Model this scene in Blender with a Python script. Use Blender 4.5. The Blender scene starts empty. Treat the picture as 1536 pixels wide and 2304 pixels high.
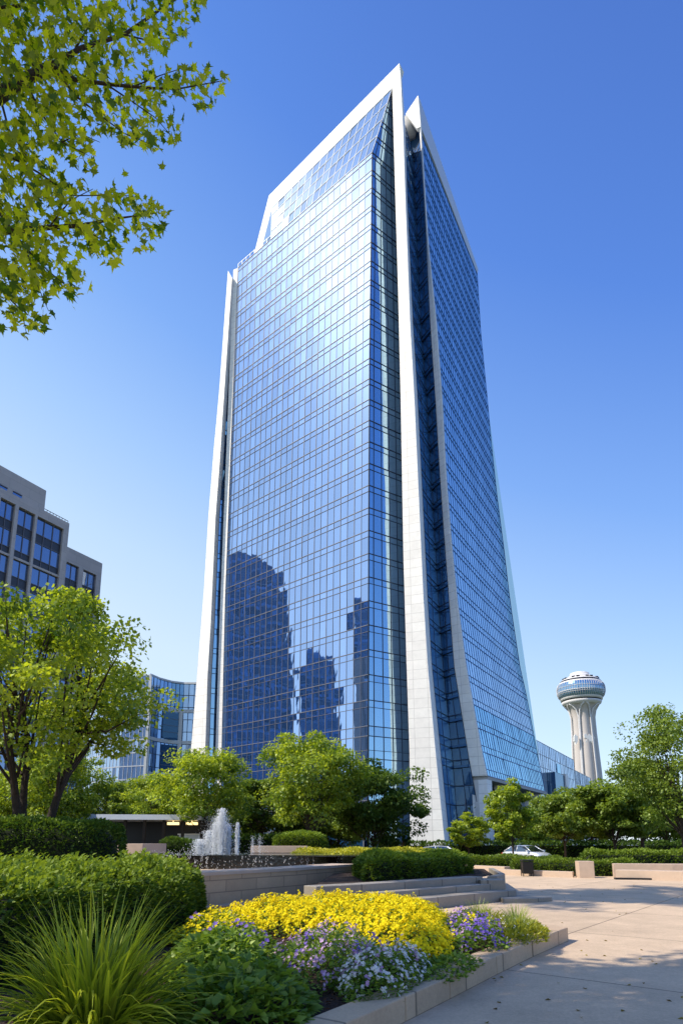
import bpy, math, random
import numpy as np
from mathutils import Vector
random.seed(7); rng = np.random.default_rng(11)
sc = bpy.context.scene
COL = sc.collection
R = math.radians
PI = math.pi
# ------------------------------------------------------------------ camera model (survey of the photograph)
F = 1400.0; PPV = 1611.0; CAMZ = 1.7
TH = math.atan(284.0 / 1400.0); SN, CS = math.sin(TH), math.cos(TH)
def ray(u, v):
    a = (u - 768) / F; b = (PPV - v) / F; d = CS - b * SN
    return a / d, (SN + b * CS) / d
def at(u, v, Y):
    a, b = ray(u, v); return Vector((a * Y, Y, CAMZ + b * Y))
def gnd(u, v, z=0.0):
    a, b = ray(u, v); Y = (z - CAMZ) / b; return Vector((a * Y, Y, z))
def onplane(u, v, P0, d):
    # vertical plane through P0 (x,y) along d (x,y)
    a, b = ray(u, v)
    n = (-d[1], d[0]); k = P0[0] * n[0] + P0[1] * n[1]
    Y = k / (a * n[0] + n[1]); return Vector((a * Y, Y, CAMZ + b * Y))
cam = bpy.data.cameras.new('camera'); co = bpy.data.objects.new('camera', cam); COL.objects.link(co)
co.location = (0, 0, CAMZ); co.rotation_euler = (PI / 2 + TH, 0, 0)
cam.sensor_fit = 'VERTICAL'; cam.sensor_height = 36; cam.sensor_width = 24
cam.lens = 36 * F / 2304; cam.shift_y = (PPV - 1152) / 2304; cam.clip_end = 6000; cam.clip_start = 0.05
sc.camera = co
sc.view_settings.view_transform = 'Standard'; sc.view_settings.look = 'None'; sc.view_settings.exposure = 0
sc.render.engine = 'CYCLES'
sc.cycles.use_denoising = True
sc.cycles.max_bounces = 7; sc.cycles.transparent_max_bounces = 12
sc.cycles.sample_clamp_indirect = 6
sc.cycles.caustics_reflective = False; sc.cycles.caustics_refractive = False
# ------------------------------------------------------------------ object helpers
def tag(o, label=None, cat=None, group=None, kind=None):
    if label: o['label'] = label
    if cat: o['category'] = cat
    if group: o['group'] = group
    if kind: o['kind'] = kind
    return o
def thing(name, label, cat, loc=(0, 0, 0), group=None, rz=0.0):
    o = bpy.data.objects.new(name, None); COL.objects.link(o); o.location = loc; o.rotation_euler = (0, 0, rz)
    o.empty_display_size = 0.2
    return tag(o, label, cat, group)
class MB:
    def __init__(s): s.v = []; s.f = []; s.m = []; s.sm = []
    def add(s, vs, fs, mi=0, smooth=False):
        n = len(s.v); s.v += [tuple(p) for p in vs]
        for f in fs: s.f.append([i + n for i in f]); s.m.append(mi); s.sm.append(smooth)
    def quad(s, a, b, c, d, mi=0): s.add([a, b, c, d], [(0, 1, 2, 3)], mi)
    def box(s, x0, x1, y0, y1, z0, z1, mi=0):
        s.add([(x0, y0, z0), (x1, y0, z0), (x1, y1, z0), (x0, y1, z0), (x0, y0, z1), (x1, y0, z1), (x1, y1, z1), (x0, y1, z1)],
              [(0, 3, 2, 1), (4, 5, 6, 7), (0, 1, 5, 4), (1, 2, 6, 5), (2, 3, 7, 6), (3, 0, 4, 7)], mi)
    def prism(s, poly, z0, z1, mi=0):
        n = len(poly)
        s.add([(p[0], p[1], z0) for p in poly] + [(p[0], p[1], z1) for p in poly],
              [list(range(n))[::-1], [i + n for i in range(n)]] + [(i, (i + 1) % n, (i + 1) % n + n, i + n) for i in range(n)], mi)
    def slab(s, poly, off, mi=0):  # planar polygon extruded by vector off
        n = len(poly); off = Vector(off)
        s.add([tuple(p) for p in poly] + [tuple(Vector(p) + off) for p in poly],
              [list(range(n)), [i + n for i in range(n)][::-1]] + [((i + 1) % n, i, i + n, (i + 1) % n + n) for i in range(n)], mi)
    def bar(s, a, b, w, d, nrm, mi=0):  # bar from a to b, width w across, depth d along nrm (proud)
        a = Vector(a); b = Vector(b); t = (b - a)
        if t.length < 1e-6: return
        t.normalize(); nrm = Vector(nrm); sd = t.cross(nrm).normalized() * (w / 2); o = nrm * d; bk = nrm * (-0.02)
        s.add([a - sd + bk, a + sd + bk, b + sd + bk, b - sd + bk, a - sd + o, a + sd + o, b + sd + o, b - sd + o],
              [(4, 5, 6, 7), (0, 1, 5, 4), (1, 2, 6, 5), (2, 3, 7, 6), (3, 0, 4, 7)], mi)
    def tube(s, pts, rad, n=8, mi=0, cap=True):
        pts = [Vector(p) for p in pts]; base = len(s.v); up = Vector((0, 0, 1)); prev = None
        for i, p in enumerate(pts):
            t = (pts[min(i + 1, len(pts) - 1)] - pts[max(i - 1, 0)]).normalized()
            if prev is None:
                a = t.cross(up) if abs(t.z) < 0.95 else t.cross(Vector((1, 0, 0)))
            else: a = prev - t * prev.dot(t)
            a.normalize(); prev = a; b = t.cross(a)
            r = rad[i] if hasattr(rad, '__len__') else rad
            for k in range(n):
                th = 2 * PI * k / n; s.v.append(tuple(p + a * (r * math.cos(th)) + b * (r * math.sin(th))))
        for i in range(len(pts) - 1):
            for k in range(n):
                q = base + i * n + k; q2 = base + i * n + (k + 1) % n
                s.f.append([q, q2, q2 + n, q + n]); s.m.append(mi); s.sm.append(True)
        if cap:
            s.f.append([base + k for k in range(n)][::-1]); s.m.append(mi); s.sm.append(False)
            e = base + (len(pts) - 1) * n; s.f.append([e + k for k in range(n)]); s.m.append(mi); s.sm.append(False)
    def lathe(s, prof, n=32, c=(0, 0, 0), mi=0, wob=None, mis=None):
        base = len(s.v)
        for j, (r, z) in enumerate(prof):
            for k in range(n):
                th = 2 * PI * k / n; rr = r * (wob(th, z) if wob else 1)
                s.v.append((c[0] + rr * math.cos(th), c[1] + rr * math.sin(th), c[2] + z))
        for j in range(len(prof) - 1):
            for k in range(n):
                q = base + j * n + k; q2 = base + j * n + (k + 1) % n
                s.f.append([q, q2, q2 + n, q + n]); s.m.append(mis[j] if mis else mi); s.sm.append(True)
    def build(s, name, mats, parent=None, origin=(0, 0, 0), label=None):
        me = bpy.data.meshes.new(name); o = Vector(origin)
        me.from_pydata([(p[0] - o.x, p[1] - o.y, p[2] - o.z) for p in s.v], [], s.f)
        for m in (mats if isinstance(mats, (list, tuple)) else [mats]): me.materials.append(m)
        me.polygons.foreach_set('material_index', s.m); me.polygons.foreach_set('use_smooth', s.sm); me.update()
        ob = bpy.data.objects.new(name, me); COL.objects.link(ob)
        if parent is not None: ob.parent = parent
        else: ob.location = o
        if label: ob['label'] = label
        return ob
def inst_mesh(name, tv, tf, P, X, Yv, Z, S, tone, mats, parent=None, loc=None, mi=None, fmi=None):
    """many small copies of a template baked in one mesh (leaves, petals)."""
    tv = np.asarray(tv, float); n = len(P); k = len(tv); S = np.asarray(S, float)
    if S.ndim == 1: S = np.stack([S, S, S], 1)
    V = P[:, None, :] + (tv[None, :, 0:1] * S[:, None, 0:1]) * X[:, None, :] + (tv[None, :, 1:2] * S[:, None, 1:2]) * Yv[:, None, :] + (tv[None, :, 2:3] * S[:, None, 2:3]) * Z[:, None, :]
    V = V.reshape(-1, 3)
    me = bpy.data.meshes.new(name)
    me.vertices.add(len(V)); me.vertices.foreach_set('co', V.astype(np.float32).ravel())
    lens = np.array([len(f) for f in tf]); flat = np.concatenate([np.array(f) for f in tf])
    loops = (flat[None, :] + (np.arange(n) * k)[:, None]).ravel()
    L = np.tile(lens, n); starts = np.concatenate([[0], np.cumsum(L)[:-1]])
    me.loops.add(len(loops)); me.loops.foreach_set('vertex_index', loops.astype(np.int32))
    me.polygons.add(len(L)); me.polygons.foreach_set('loop_start', starts.astype(np.int32))
    try: me.polygons.foreach_set('loop_total', L.astype(np.int32))
    except Exception: pass
    for m in (mats if isinstance(mats, (list, tuple)) else [mats]): me.materials.append(m)
    if mi is not None: me.polygons.foreach_set('material_index', np.repeat(mi, len(tf)).astype(np.int32))
    elif fmi is not None: me.polygons.foreach_set('material_index', np.tile(np.array(fmi), n).astype(np.int32))
    at_ = me.attributes.new('tone', 'FLOAT', 'POINT'); at_.data.foreach_set('value', np.repeat(tone, k).astype(np.float32))
    me.update(calc_edges=True)
    ob = bpy.data.objects.new(name, me); COL.objects.link(ob)
    if parent is not None: ob.parent = parent
    if loc is not None: ob.location = loc
    return ob
def norm(a): return a / np.maximum(np.linalg.norm(a, axis=-1, keepdims=True), 1e-9)
def frames(D, N):
    Yv = norm(D); X = norm(np.cross(Yv, N)); Z = np.cross(X, Yv); return X, Yv, Z
LEAF_V = [(0, 0, 0), (-.5, .42, .06), (0, 1, -.08), (.5, .42, .06), (0, .45, -.04)]
LEAF_F = [(0, 4, 1), (4, 2, 1), (0, 3, 4), (4, 3, 2)]
KITE_V = [(0, 0, 0), (-.5, .45, .07), (0, 1, -.05), (.5, .45, .07)]
KITE_F = [(0, 3, 2, 1)]
# ------------------------------------------------------------------ materials
def newmat(name):
    m = bpy.data.materials.new(name); m.use_nodes = True; nt = m.node_tree; nt.nodes.clear()
    out = nt.nodes.new('ShaderNodeOutputMaterial'); return m, nt, out
def N(nt, t, **kw):
    n = nt.nodes.new(t)
    for k, v in kw.items():
        if k in n.inputs: n.inputs[k].default_value = v
        else: setattr(n, k, v)
    return n
def col4(c): return (c[0], c[1], c[2], 1)
def mat(name, c, rough=.6, metal=0, var=.12, scale=2.0, bump=0.0, bscale=20, spec=.4, c2=None, dscale=None):
    m, nt, out = newmat(name); L = nt.links.new
    p = N(nt, 'ShaderNodeBsdfPrincipled'); p.inputs['Roughness'].default_value = rough; p.inputs['Metallic'].default_value = metal
    p.inputs['Specular IOR Level'].default_value = spec
    tc = N(nt, 'ShaderNodeTexCoord'); nz = N(nt, 'ShaderNodeTexNoise', Scale=scale, Detail=6.0, Roughness=.65)
    L(tc.outputs['Object'], nz.inputs['Vector'])
    mx = N(nt, 'ShaderNodeMix', data_type='RGBA'); L(nz.outputs['Fac'], mx.inputs[0])
    a = c2 if c2 else [x * (1 - var * 2) for x in c]; b = [min(1, x * (1 + var)) for x in c]
    mx.inputs[6].default_value = col4(a); mx.inputs[7].default_value = col4(b)
    L(mx.outputs[2], p.inputs['Base Color'])
    if bump:
        n2 = N(nt, 'ShaderNodeTexNoise', Scale=bscale, Detail=5.0); L(tc.outputs['Object'], n2.inputs['Vector'])
        bp = N(nt, 'ShaderNodeBump', Strength=bump, Distance=.05); L(n2.outputs['Fac'], bp.inputs['Height']); L(bp.outputs['Normal'], p.inputs['Normal'])
    L(p.outputs[0], out.inputs[0]); return m
def paneled(name, c, dx, dy, bw, bh, mort=.02, mc=.55, var=.1, rough=.6, planar=False, bump=.15, offset=0.5, stain=.25, rot=0.0):
    """stone with joints. horizontal coordinate = x*dx+y*dy, vertical = z (or planar xy)."""
    m, nt, out = newmat(name); L = nt.links.new
    p = N(nt, 'ShaderNodeBsdfPrincipled'); p.inputs['Roughness'].default_value = rough; p.inputs['Specular IOR Level'].default_value = .35
    g = N(nt, 'ShaderNodeNewGeometry')
    if planar:
        mp = N(nt, 'ShaderNodeMapping'); mp.inputs['Rotation'].default_value = (0, 0, rot); L(g.outputs['Position'], mp.inputs[0]); vec = mp.outputs[0]
    else:
        sp = N(nt, 'ShaderNodeSeparateXYZ'); L(g.outputs['Position'], sp.inputs[0])
        a = N(nt, 'ShaderNodeMath', operation='MULTIPLY'); a.inputs[1].default_value = dx; L(sp.outputs[0], a.inputs[0])
        b = N(nt, 'ShaderNodeMath', operation='MULTIPLY_ADD'); b.inputs[1].default_value = dy; L(sp.outputs[1], b.inputs[0]); L(a.outputs[0], b.inputs[2])
        cb = N(nt, 'ShaderNodeCombineXYZ'); L(b.outputs[0], cb.inputs[0]); L(sp.outputs[2], cb.inputs[1]); vec = cb.outputs[0]
    br = N(nt, 'ShaderNodeTexBrick'); br.offset = offset; br.inputs['Scale'].default_value = 1; br.inputs['Brick Width'].default_value = bw
    br.inputs['Row Height'].default_value = bh; br.inputs['Mortar Size'].default_value = mort; br.inputs['Mortar Smooth'].default_value = .1
    br.inputs['Color1'].default_value = col4([x * (1 - var) for x in c]); br.inputs['Color2'].default_value = col4([min(1, x * (1 + var)) for x in c])
    br.inputs['Mortar'].default_value = col4([x * mc for x in c]); L(vec, br.inputs['Vector'])
    nz = N(nt, 'ShaderNodeTexNoise', Scale=.9, Detail=8.0, Roughness=.7); L(g.outputs['Position'], nz.inputs['Vector'])
    nz2 = N(nt, 'ShaderNodeTexNoise', Scale=28.0, Detail=6.0, Roughness=.8); L(g.outputs['Position'], nz2.inputs['Vector'])
    ad = N(nt, 'ShaderNodeMath', operation='ADD'); L(nz.outputs['Fac'], ad.inputs[0]); L(nz2.outputs['Fac'], ad.inputs[1])
    mr = N(nt, 'ShaderNodeMapRange'); mr.inputs['From Min'].default_value = .65; mr.inputs['From Max'].default_value = 1.35
    mr.inputs['To Min'].default_value = 1 - stain; mr.inputs['To Max'].default_value = 1 + stain * .45; L(ad.outputs[0], mr.inputs['Value'])
    mu = N(nt, 'ShaderNodeVectorMath', operation='SCALE'); L(br.outputs['Color'], mu.inputs[0]); L(mr.outputs[0], mu.inputs['Scale'])
    L(mu.outputs[0], p.inputs['Base Color'])
    bp = N(nt, 'ShaderNodeBump', Strength=bump, Distance=.02); L(nz2.outputs['Fac'], bp.inputs['Height']); L(bp.outputs['Normal'], p.inputs['Normal'])
    L(p.outputs[0], out.inputs[0]); return m
def glassmat(name, tint=(.72, .84, 1), base=(.02, .06, .14), refl=.62, rough=.02, soft=.2, softr=.28, wob=.25, wscale=.35, tone=True):
    """reflective curtain-wall glass: dark body, sharp and hazy reflection lobes, slightly rolled surface."""
    m, nt, out = newmat(name); L = nt.links.new
    g = N(nt, 'ShaderNodeNewGeometry')
    nz = N(nt, 'ShaderNodeTexNoise', Scale=wscale, Detail=2.0); mp = N(nt, 'ShaderNodeMapping'); mp.inputs['Scale'].default_value = (1, 1, .35)
    L(g.outputs['Position'], mp.inputs[0]); L(mp.outputs[0], nz.inputs['Vector'])
    bp = N(nt, 'ShaderNodeBump', Strength=wob, Distance=.1); L(nz.outputs['Fac'], bp.inputs['Height'])
    d = N(nt, 'ShaderNodeBsdfPrincipled'); d.inputs['Base Color'].default_value = col4(base); d.inputs['Roughness'].default_value = .5; d.inputs['Specular IOR Level'].default_value = .1
    at_ = N(nt, 'ShaderNodeAttribute', attribute_name='tone')
    mm = N(nt, 'ShaderNodeMapRange'); mm.inputs['To Min'].default_value = .80; mm.inputs['To Max'].default_value = 1.06; L(at_.outputs['Fac'], mm.inputs['Value'])
    sc_ = N(nt, 'ShaderNodeVectorMath', operation='SCALE'); sc_.inputs[0].default_value = tint; L(mm.outputs[0], sc_.inputs['Scale'])
    gs = N(nt, 'ShaderNodeBsdfGlossy', Roughness=rough, distribution='BECKMANN'); L(sc_.outputs[0], gs.inputs['Color']); L(bp.outputs['Normal'], gs.inputs['Normal'])
    gr = N(nt, 'ShaderNodeBsdfGlossy', Roughness=softr, distribution='BECKMANN'); L(sc_.outputs[0], gr.inputs['Color'])
    m1 = N(nt, 'ShaderNodeMixShader'); m1.inputs[0].default_value = soft; L(gs.outputs[0], m1.inputs[1]); L(gr.outputs[0], m1.inputs[2])
    lw = N(nt, 'ShaderNodeLayerWeight', Blend=.35); mr = N(nt, 'ShaderNodeMapRange'); L(lw.outputs['Facing'], mr.inputs['Value'])
    mr.inputs['From Min'].default_value = .2; mr.inputs['To Min'].default_value = refl; mr.inputs['To Max'].default_value = .98
    m2 = N(nt, 'ShaderNodeMixShader'); L(mr.outputs[0], m2.inputs[0]); L(d.outputs[0], m2.inputs[1]); L(m1.outputs[0], m2.inputs[2])
    L(m2.outputs[0], out.inputs[0]); return m
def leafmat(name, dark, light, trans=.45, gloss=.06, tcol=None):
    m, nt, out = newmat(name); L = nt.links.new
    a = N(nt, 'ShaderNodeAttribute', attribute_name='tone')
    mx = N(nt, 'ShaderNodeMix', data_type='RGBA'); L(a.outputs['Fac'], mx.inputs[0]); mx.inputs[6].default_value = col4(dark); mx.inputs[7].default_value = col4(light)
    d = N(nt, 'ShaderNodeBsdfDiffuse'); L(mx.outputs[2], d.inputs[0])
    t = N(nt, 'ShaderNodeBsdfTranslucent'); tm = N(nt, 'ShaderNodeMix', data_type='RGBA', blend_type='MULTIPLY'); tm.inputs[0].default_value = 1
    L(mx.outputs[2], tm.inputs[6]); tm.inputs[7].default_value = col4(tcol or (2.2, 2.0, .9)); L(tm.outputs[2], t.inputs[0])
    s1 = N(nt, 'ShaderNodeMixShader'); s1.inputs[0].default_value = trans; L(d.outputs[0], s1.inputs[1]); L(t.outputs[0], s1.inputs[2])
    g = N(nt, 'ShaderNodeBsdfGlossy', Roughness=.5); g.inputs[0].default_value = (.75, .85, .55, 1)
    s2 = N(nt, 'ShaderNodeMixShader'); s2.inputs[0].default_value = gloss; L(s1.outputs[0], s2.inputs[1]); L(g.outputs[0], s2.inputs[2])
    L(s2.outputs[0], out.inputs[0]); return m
def emis(name, c, s):
    m, nt, out = newmat(name); e = N(nt, 'ShaderNodeEmission'); e.inputs[0].default_value = col4(c); e.inputs[1].default_value = s
    nt.links.new(e.outputs[0], out.inputs[0]); return m

DLx, DLy = -.82, .572     # run of the tower's left face (away from camera)
DRx, DRy = .49, .872      # run of the right face
M = {}
M['pier'] = paneled('white_stone_panels', (.96, .925, .88), .82, -.57, 2.6, 1.9, mort=.05, mc=.74, var=.05, stain=.15, bump=.03, offset=0)
M['pierside'] = paneled('white_stone_side', (.90, .89, .88), .49, .87, 2.6, 1.9, mort=.05, mc=.74, var=.05, stain=.15, bump=.03, offset=0)
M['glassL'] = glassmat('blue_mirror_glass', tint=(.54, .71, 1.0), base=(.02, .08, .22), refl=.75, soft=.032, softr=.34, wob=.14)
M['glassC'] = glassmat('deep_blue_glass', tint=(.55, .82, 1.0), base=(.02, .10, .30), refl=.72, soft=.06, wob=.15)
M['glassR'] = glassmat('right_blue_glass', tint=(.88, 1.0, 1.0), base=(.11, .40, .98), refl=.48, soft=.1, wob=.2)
M['glassLow'] = glassmat('lower_glass_reflection_tint', tint=(.56, .88, 1.0), base=(.04, .22, .68), refl=.62, soft=.1, wob=.3)  # bluer tint paints in the different reflection of the lower panes
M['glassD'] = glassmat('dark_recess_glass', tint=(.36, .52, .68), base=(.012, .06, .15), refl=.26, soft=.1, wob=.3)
M['glassB'] = glassmat('bevel_glass_sky_tint', tint=(.92, 1.0, 1.0), base=(.26, .40, .62), refl=.42, soft=.05, softr=.35, wob=.2)  # pale body colour stands in for brighter sky reflected by the bevel
M['mulL'] = mat('warm_grey_mullion', (.17, .18, .22), .5, .1, var=.05)
M['mulD'] = mat('dark_mullion', (.035, .05, .09), .45, .3, var=.05)
M['mulR'] = mat('blue_grey_mullion', (.05, .16, .42), .4, .2, var=.05)
M['mulB'] = mat('pale_mullion', (.5, .54, .6), .5, .2, var=.05)
M['concrete'] = mat('soffit_concrete', (.45, .44, .43), .8, bump=.1)
M['dark'] = mat('dark_metal', (.02, .021, .024), .4, .6, var=.1)
M['white'] = mat('white_paint', (.78, .78, .77), .5, var=.04)

def edge(pts):
    P = sorted([at(*p) for p in pts], key=lambda p: p.z); zs = np.array([p.z for p in P]); xs = np.array([p.x for p in P]); ys = np.array([p.y for p in P])
    def f(z):
        if z < zs[0]:
            k = (z - zs[0]) / (zs[1] - zs[0]); return Vector((xs[0] + (xs[1] - xs[0]) * k, ys[0] + (ys[1] - ys[0]) * k, z))
        return Vector((float(np.interp(z, zs, xs)), float(np.interp(z, zs, ys)), z))
    f.top = float(zs[-1]); return f
def wall_grid(S, ts, ss, gm, bm, parent, gname, wv=.14, wh=.16, jit=.010, depth=.10, smin=None, minor=None, tmin=None, org=(0, 0, 0), out=None):
    """curtain wall: S(s,t) surface, every pane its own slightly tilted face, mullions as real bars."""
    nS, nT = len(ss) - 1, len(ts) - 1
    G = [[Vector(S(s, t)) for s in ss] for t in ts]
    a = G[0][0]; b = G[0][-1]; c = G[min(nT, nT // 2 + 1)][0]
    n = (b - a).cross(c - a).normalized()
    if out is None: out = Vector((0, -1, 0))
    if n.dot(Vector(out)) < 0: n = -n
    mb = MB(); tone = []
    coltone = [random.random() for _ in ss]
    for j in range(nT):
        for i in range(nS):
            q = [G[j][i], G[j][i + 1], G[j + 1][i + 1], G[j + 1][i]]
            if (q[0] - q[2]).length < .05: continue
            k = random.gauss(0, jit); k2 = random.gauss(0, jit)
            of = [-k - k2, k - k2, k + k2, -k + k2]
            mb.add([q[r] + n * of[r] for r in range(4)], [(0, 1, 2, 3)])
            tn = min(1, max(0, .55 * random.random() + .45 * coltone[i])); tone += [tn] * 4
    o = mb.build(gname, gm, parent, org)
    A = o.data.attributes.new('tone', 'FLOAT', 'POINT'); A.data.foreach_set('value', np.array(tone, np.float32))
    bars = MB()
    for j in range(nT + 1):
        w = wh if not (tmin and j in tmin) else wh * .5
        for i in range(nS): bars.bar(G[j][i], G[j][i + 1], w, depth, n)
    for i in range(nS + 1):
        w = wv if not (minor and i in minor) else wv * .5
        for j in range(nT): bars.bar(G[j][i], G[j + 1][i], w, depth * .8, n)
    bars.build('mullion_grid', bm, o, org)
    return o
def ruled(f, g):
    return lambda s, z: f(z).lerp(g(z), s)
# ------------------------------------------------------------------ THE TOWER
YA = 115.0
A_ = edge([(828, 1900, YA), (828, 1700, YA), (829, 1200, YA), (831, 800, YA), (837, 343, YA)])
zt = A_.top
YB = (zt - CAMZ) / ray(536, 603)[1]
B_ = edge([(495, 1900, YB), (499, 1700, YB), (507, 1350, YB), (522, 950, YB), (536, 603, YB)])
YC = 119.6
Cp = [(922, 1900, YC), (921, 1700, YC), (914, 1490, YC), (907, 1250, YC), (901, 900, YC), (895, 645, YC), (888, 410, YC), (882, 197, 116.4)]
C_ = edge(Cp); zc = C_.top
YF = 115.9; Cf_ = edge([(u, v, YF) for u, v, y in Cp])
YD = 114.6
Dp = [(1001, 1908, YD), (980, 1700, YD), (962, 1500, YD), (952, 1343, YD), (939, 1056, YD), (932, 900, YD), (922, 723, YD), (912, 462, YD), (907, 306, YD), (901, 176, YD)]
D_ = edge(Dp)
E_ = edge([(1012, 1908, 124.5), (991, 1700, 124.5), (971, 1500, 124.5), (961, 1343, 124.5), (939, 900, 124.5), (928, 723, 124.5), (916, 462, 124.5), (911, 285, 124.5), (907, 178, 124.5)])
G_ = edge([(1032, 1908, 131), (1017, 1700, 131), (996, 1500, 131), (985, 1343, 131), (960, 900, 131), (946, 723, 131), (935, 462, 131), (927, 290, 131)])
H_ = edge([(1064, 1760, 128), (1053, 1700, 128), (1021, 1500, 128), (1009, 1343, 128), (999, 1212, 128), (988, 1056, 128), (979, 900, 128), (967, 723, 128), (956, 488, 128), (943, 292, 128)])
YI = 126.5
I_ = edge([(1097, 1755, YI), (1084, 1700, YI), (1047, 1500, YI), (1026, 1343, YI), (1013, 1212, YI), (1001, 1056, YI), (993, 900, YI), (980, 723, YI), (961, 540, YI), (946, 292, YI)])
zi = at(948, 301, YI).z
YJ = (zi - CAMZ) / ray(1073, 617)[1]
J_ = edge([(1224, 1778, YJ), (1201, 1660, YJ), (1181, 1555, YJ), (1168, 1500, YJ), (1152, 1395, YJ), (1143, 1330, YJ), (1131, 1225, YJ), (1116, 1108, YJ), (1105, 1004, YJ), (1096, 900, YJ), (1081, 749, YJ), (1073, 617, YJ)])
tower = thing('office_tower', 'tall blue glass office tower with white stone piers and pointed sloping white top', 'skyscraper', (10, 140, 0))
TO = (10, 140, 0)
FL = 4.91; Z0 = at(828, 1633, YA).z
nfl = int(round((zt - Z0) / FL)); FL = (zt - Z0) / nfl
rows = [0.0, 4.6, 9.2, 13.2, Z0 - 6.2, Z0 - 4.6, Z0 - 1.9]; rmin = {5}
for k in range(nfl):
    rows.append(Z0 + FL * k); rows.append(Z0 + FL * k + FL * .73); rmin.add(len(rows) - 1)
rows.append(zt)
ssL = [i / 24 for i in range(25)]
wall_grid(ruled(B_, A_), rows, ssL, M['glassL'], M['mulL'], tower, 'left_curtain_wall', wv=.11, wh=.13, jit=.0035, minor={i for i in range(25) if i % 2}, tmin=rmin, org=TO, out=(-.6, -.8, 0))
# corner trim
mb = MB(); mb.tube([A_(z) + Vector((.02, -.06, 0)) for z in np.linspace(0, zt, 40)], .13, 4); mb.build('corner_trim', M['dark'], tower, TO)
# chamfer wall with triangular top
def Cl(z):
    if z <= zt: return A_(z)
    k = (z - zt) / (zc - zt); return A_(zt).lerp(C_(zc), k)
rowsC = [z for z in rows]; z = zt; rmC = set(rmin)
while z + FL < zc: rowsC += [z + FL * .73, z + FL]; rmC.add(len(rowsC) - 2); z += FL
rowsC.append(zc - .01)
ssC = [0, .14, .37, .60, .82, 1]
wall_grid(lambda s, z: Cl(z).lerp(C_(z), s), rowsC, ssC, M['glassC'], M['mulD'], tower, 'side_curtain_wall', wv=.14, wh=.15, jit=.007, tmin=rmC, org=TO, out=(.8, -.6, 0))
# portal plane
PP = (Cf_(100).x, Cf_(100).y)
def pp(u, v): return onplane(u, v, PP, (DLx, DLy))
O1, O2, O3 = pp(898, 142), pp(605, 440), pp(570, 578)
I1, I2, I3 = pp(882, 197), pp(612, 466), pp(588, 560)
back = Vector((.572, .82, 0)) * 2.2
mb = MB(); mb.slab([I1, O1, O2, I2], back); mb.build('crown_beam', M['pier'], tower, TO)
mb = MB(); lo_o = pp(566, 590); lo_i = pp(577, 600)
mb.slab([I2, O2, O3, lo_o, lo_i, I3], back); mb.build('crown_leg', M['pier'], tower, TO)
# main front pier
zcf = I1.z; zz = list(np.linspace(0, zcf, 60))
mb = MB()
Db = lambda z: (D_(z) if z < D_.top else D_(D_.top).lerp(O1, (z - D_.top) / (O1.z - D_.top)))
for a, b in zip(zz[:-1], zz[1:]):
    mb.quad(Cf_(a), Db(a), Db(b), Cf_(b), 0); mb.quad(C_(a) + Vector((.05, .1, 0)), Cf_(a), Cf_(b), C_(b) + Vector((.05, .1, 0)), 1)
    Ea = E_(a) if a < E_.top else Db(a) + Vector((.8, 2.4, 0)); Eb = E_(b) if b < E_.top else Db(b) + Vector((.8, 2.4, 0))
    mb.quad(Db(a), Ea, Eb, Db(b), 1)
mb.add([Cf_(zcf), Db(zcf), O1], [(0, 1, 2)])
Et = E_(zcf) if zcf < E_.top else Db(zcf) + Vector((.8, 2.4, 0)); mb.quad(Db(zcf), Et, O1 + Vector((.8, 2.4, 0)), O1, 1)
mb.build('front_pier', [M['pier'], M['pierside']], tower, TO)
# bevelled crown glass
Tl = onplane(610, 540, (A_(150).x, A_(150).y), (B_(150).x - A_(150).x, B_(150).y - A_(150).y)); Tl.z = zt
Tr = A_(zt)
wall_grid(lambda s, t: (Tl.lerp(Tr, s)).lerp(I2.lerp(I1, s), t), [0, .25, .5, .75, .98], [i / 16 for i in range(17)], M['glassB'], M['mulB'], tower, 'bevel_curtain_wall', wv=.12, wh=.12, org=TO, out=(-.5, -.7, .4), jit=.02)
mb = MB(); mb.quad(Tl, I2, I3, pp(590, 562)); mb.build('crown_side_glass', M['glassB'], tower, TO)
# roof and parapet behind the left face
K3 = B_(zt)
mb = MB(); rf = [A_(zt) + Vector((.3, .3, -.3)), B_(zt) + Vector((.3, .3, -.3)), Vector((B_(zt).x + 5, B_(zt).y + 8, zt - .3)), Vector((C_(zt).x - .5, C_(zt).y + .3, zt - .3))]
mb.quad(*rf); mb.build('roof', M['concrete'], tower, TO)
mb = MB()
mb.bar(B_(zt) + Vector((0, .2, 1.5)), Tl + Vector((0, .2, 1.5)), .12, .1, (-.57, -.82, 0))
for k in range(9):
    p = B_(zt).lerp(Tl, k / 8) + Vector((0, .2, 0)); mb.bar(p, p + Vector((0, 0, 1.5)), .1, .1, (-.57, -.82, 0))
mb.build('roof_rail', M['mulB'], tower, TO)
# left outer piers and slot
K0 = edge([(420, 1800, 146), (433, 1651, 146), (446, 1488, 146), (459, 1326, 146), (469, 1163, 146), (482, 1000, 146), (487, 950, 146), (494, 872, 146), (513, 609, 146)])
K1 = edge([(455, 1800, 144), (462, 1684, 144), (467, 1521, 144), (474, 1407, 144), (485, 1163, 144), (495, 1033, 144), (500, 950, 144), (522, 625, 144)])
K2 = edge([(483, 1800, YB + .5), (485, 1687, YB + .5), (496, 1350, YB + .5), (512, 950, YB + .5), (525, 612, YB + .5)])
zk = min(K0.top, K1.top) ; zz = list(np.linspace(0, zk, 50))
mb = MB()
for a, b in zip(zz[:-1], zz[1:]):
    mb.quad(K0(a), K1(a), K1(b), K0(b)); mb.quad(K1(a), K1(a) + Vector((.6, 1.6, 0)), K1(b) + Vector((.6, 1.6, 0)), K1(b), 1)
mb.quad(K0(zk), K1(zk), K0(K0.top), K0(K0.top))
mb.build('outer_pier', [M['pier'], M['pierside']], tower, TO)
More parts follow.
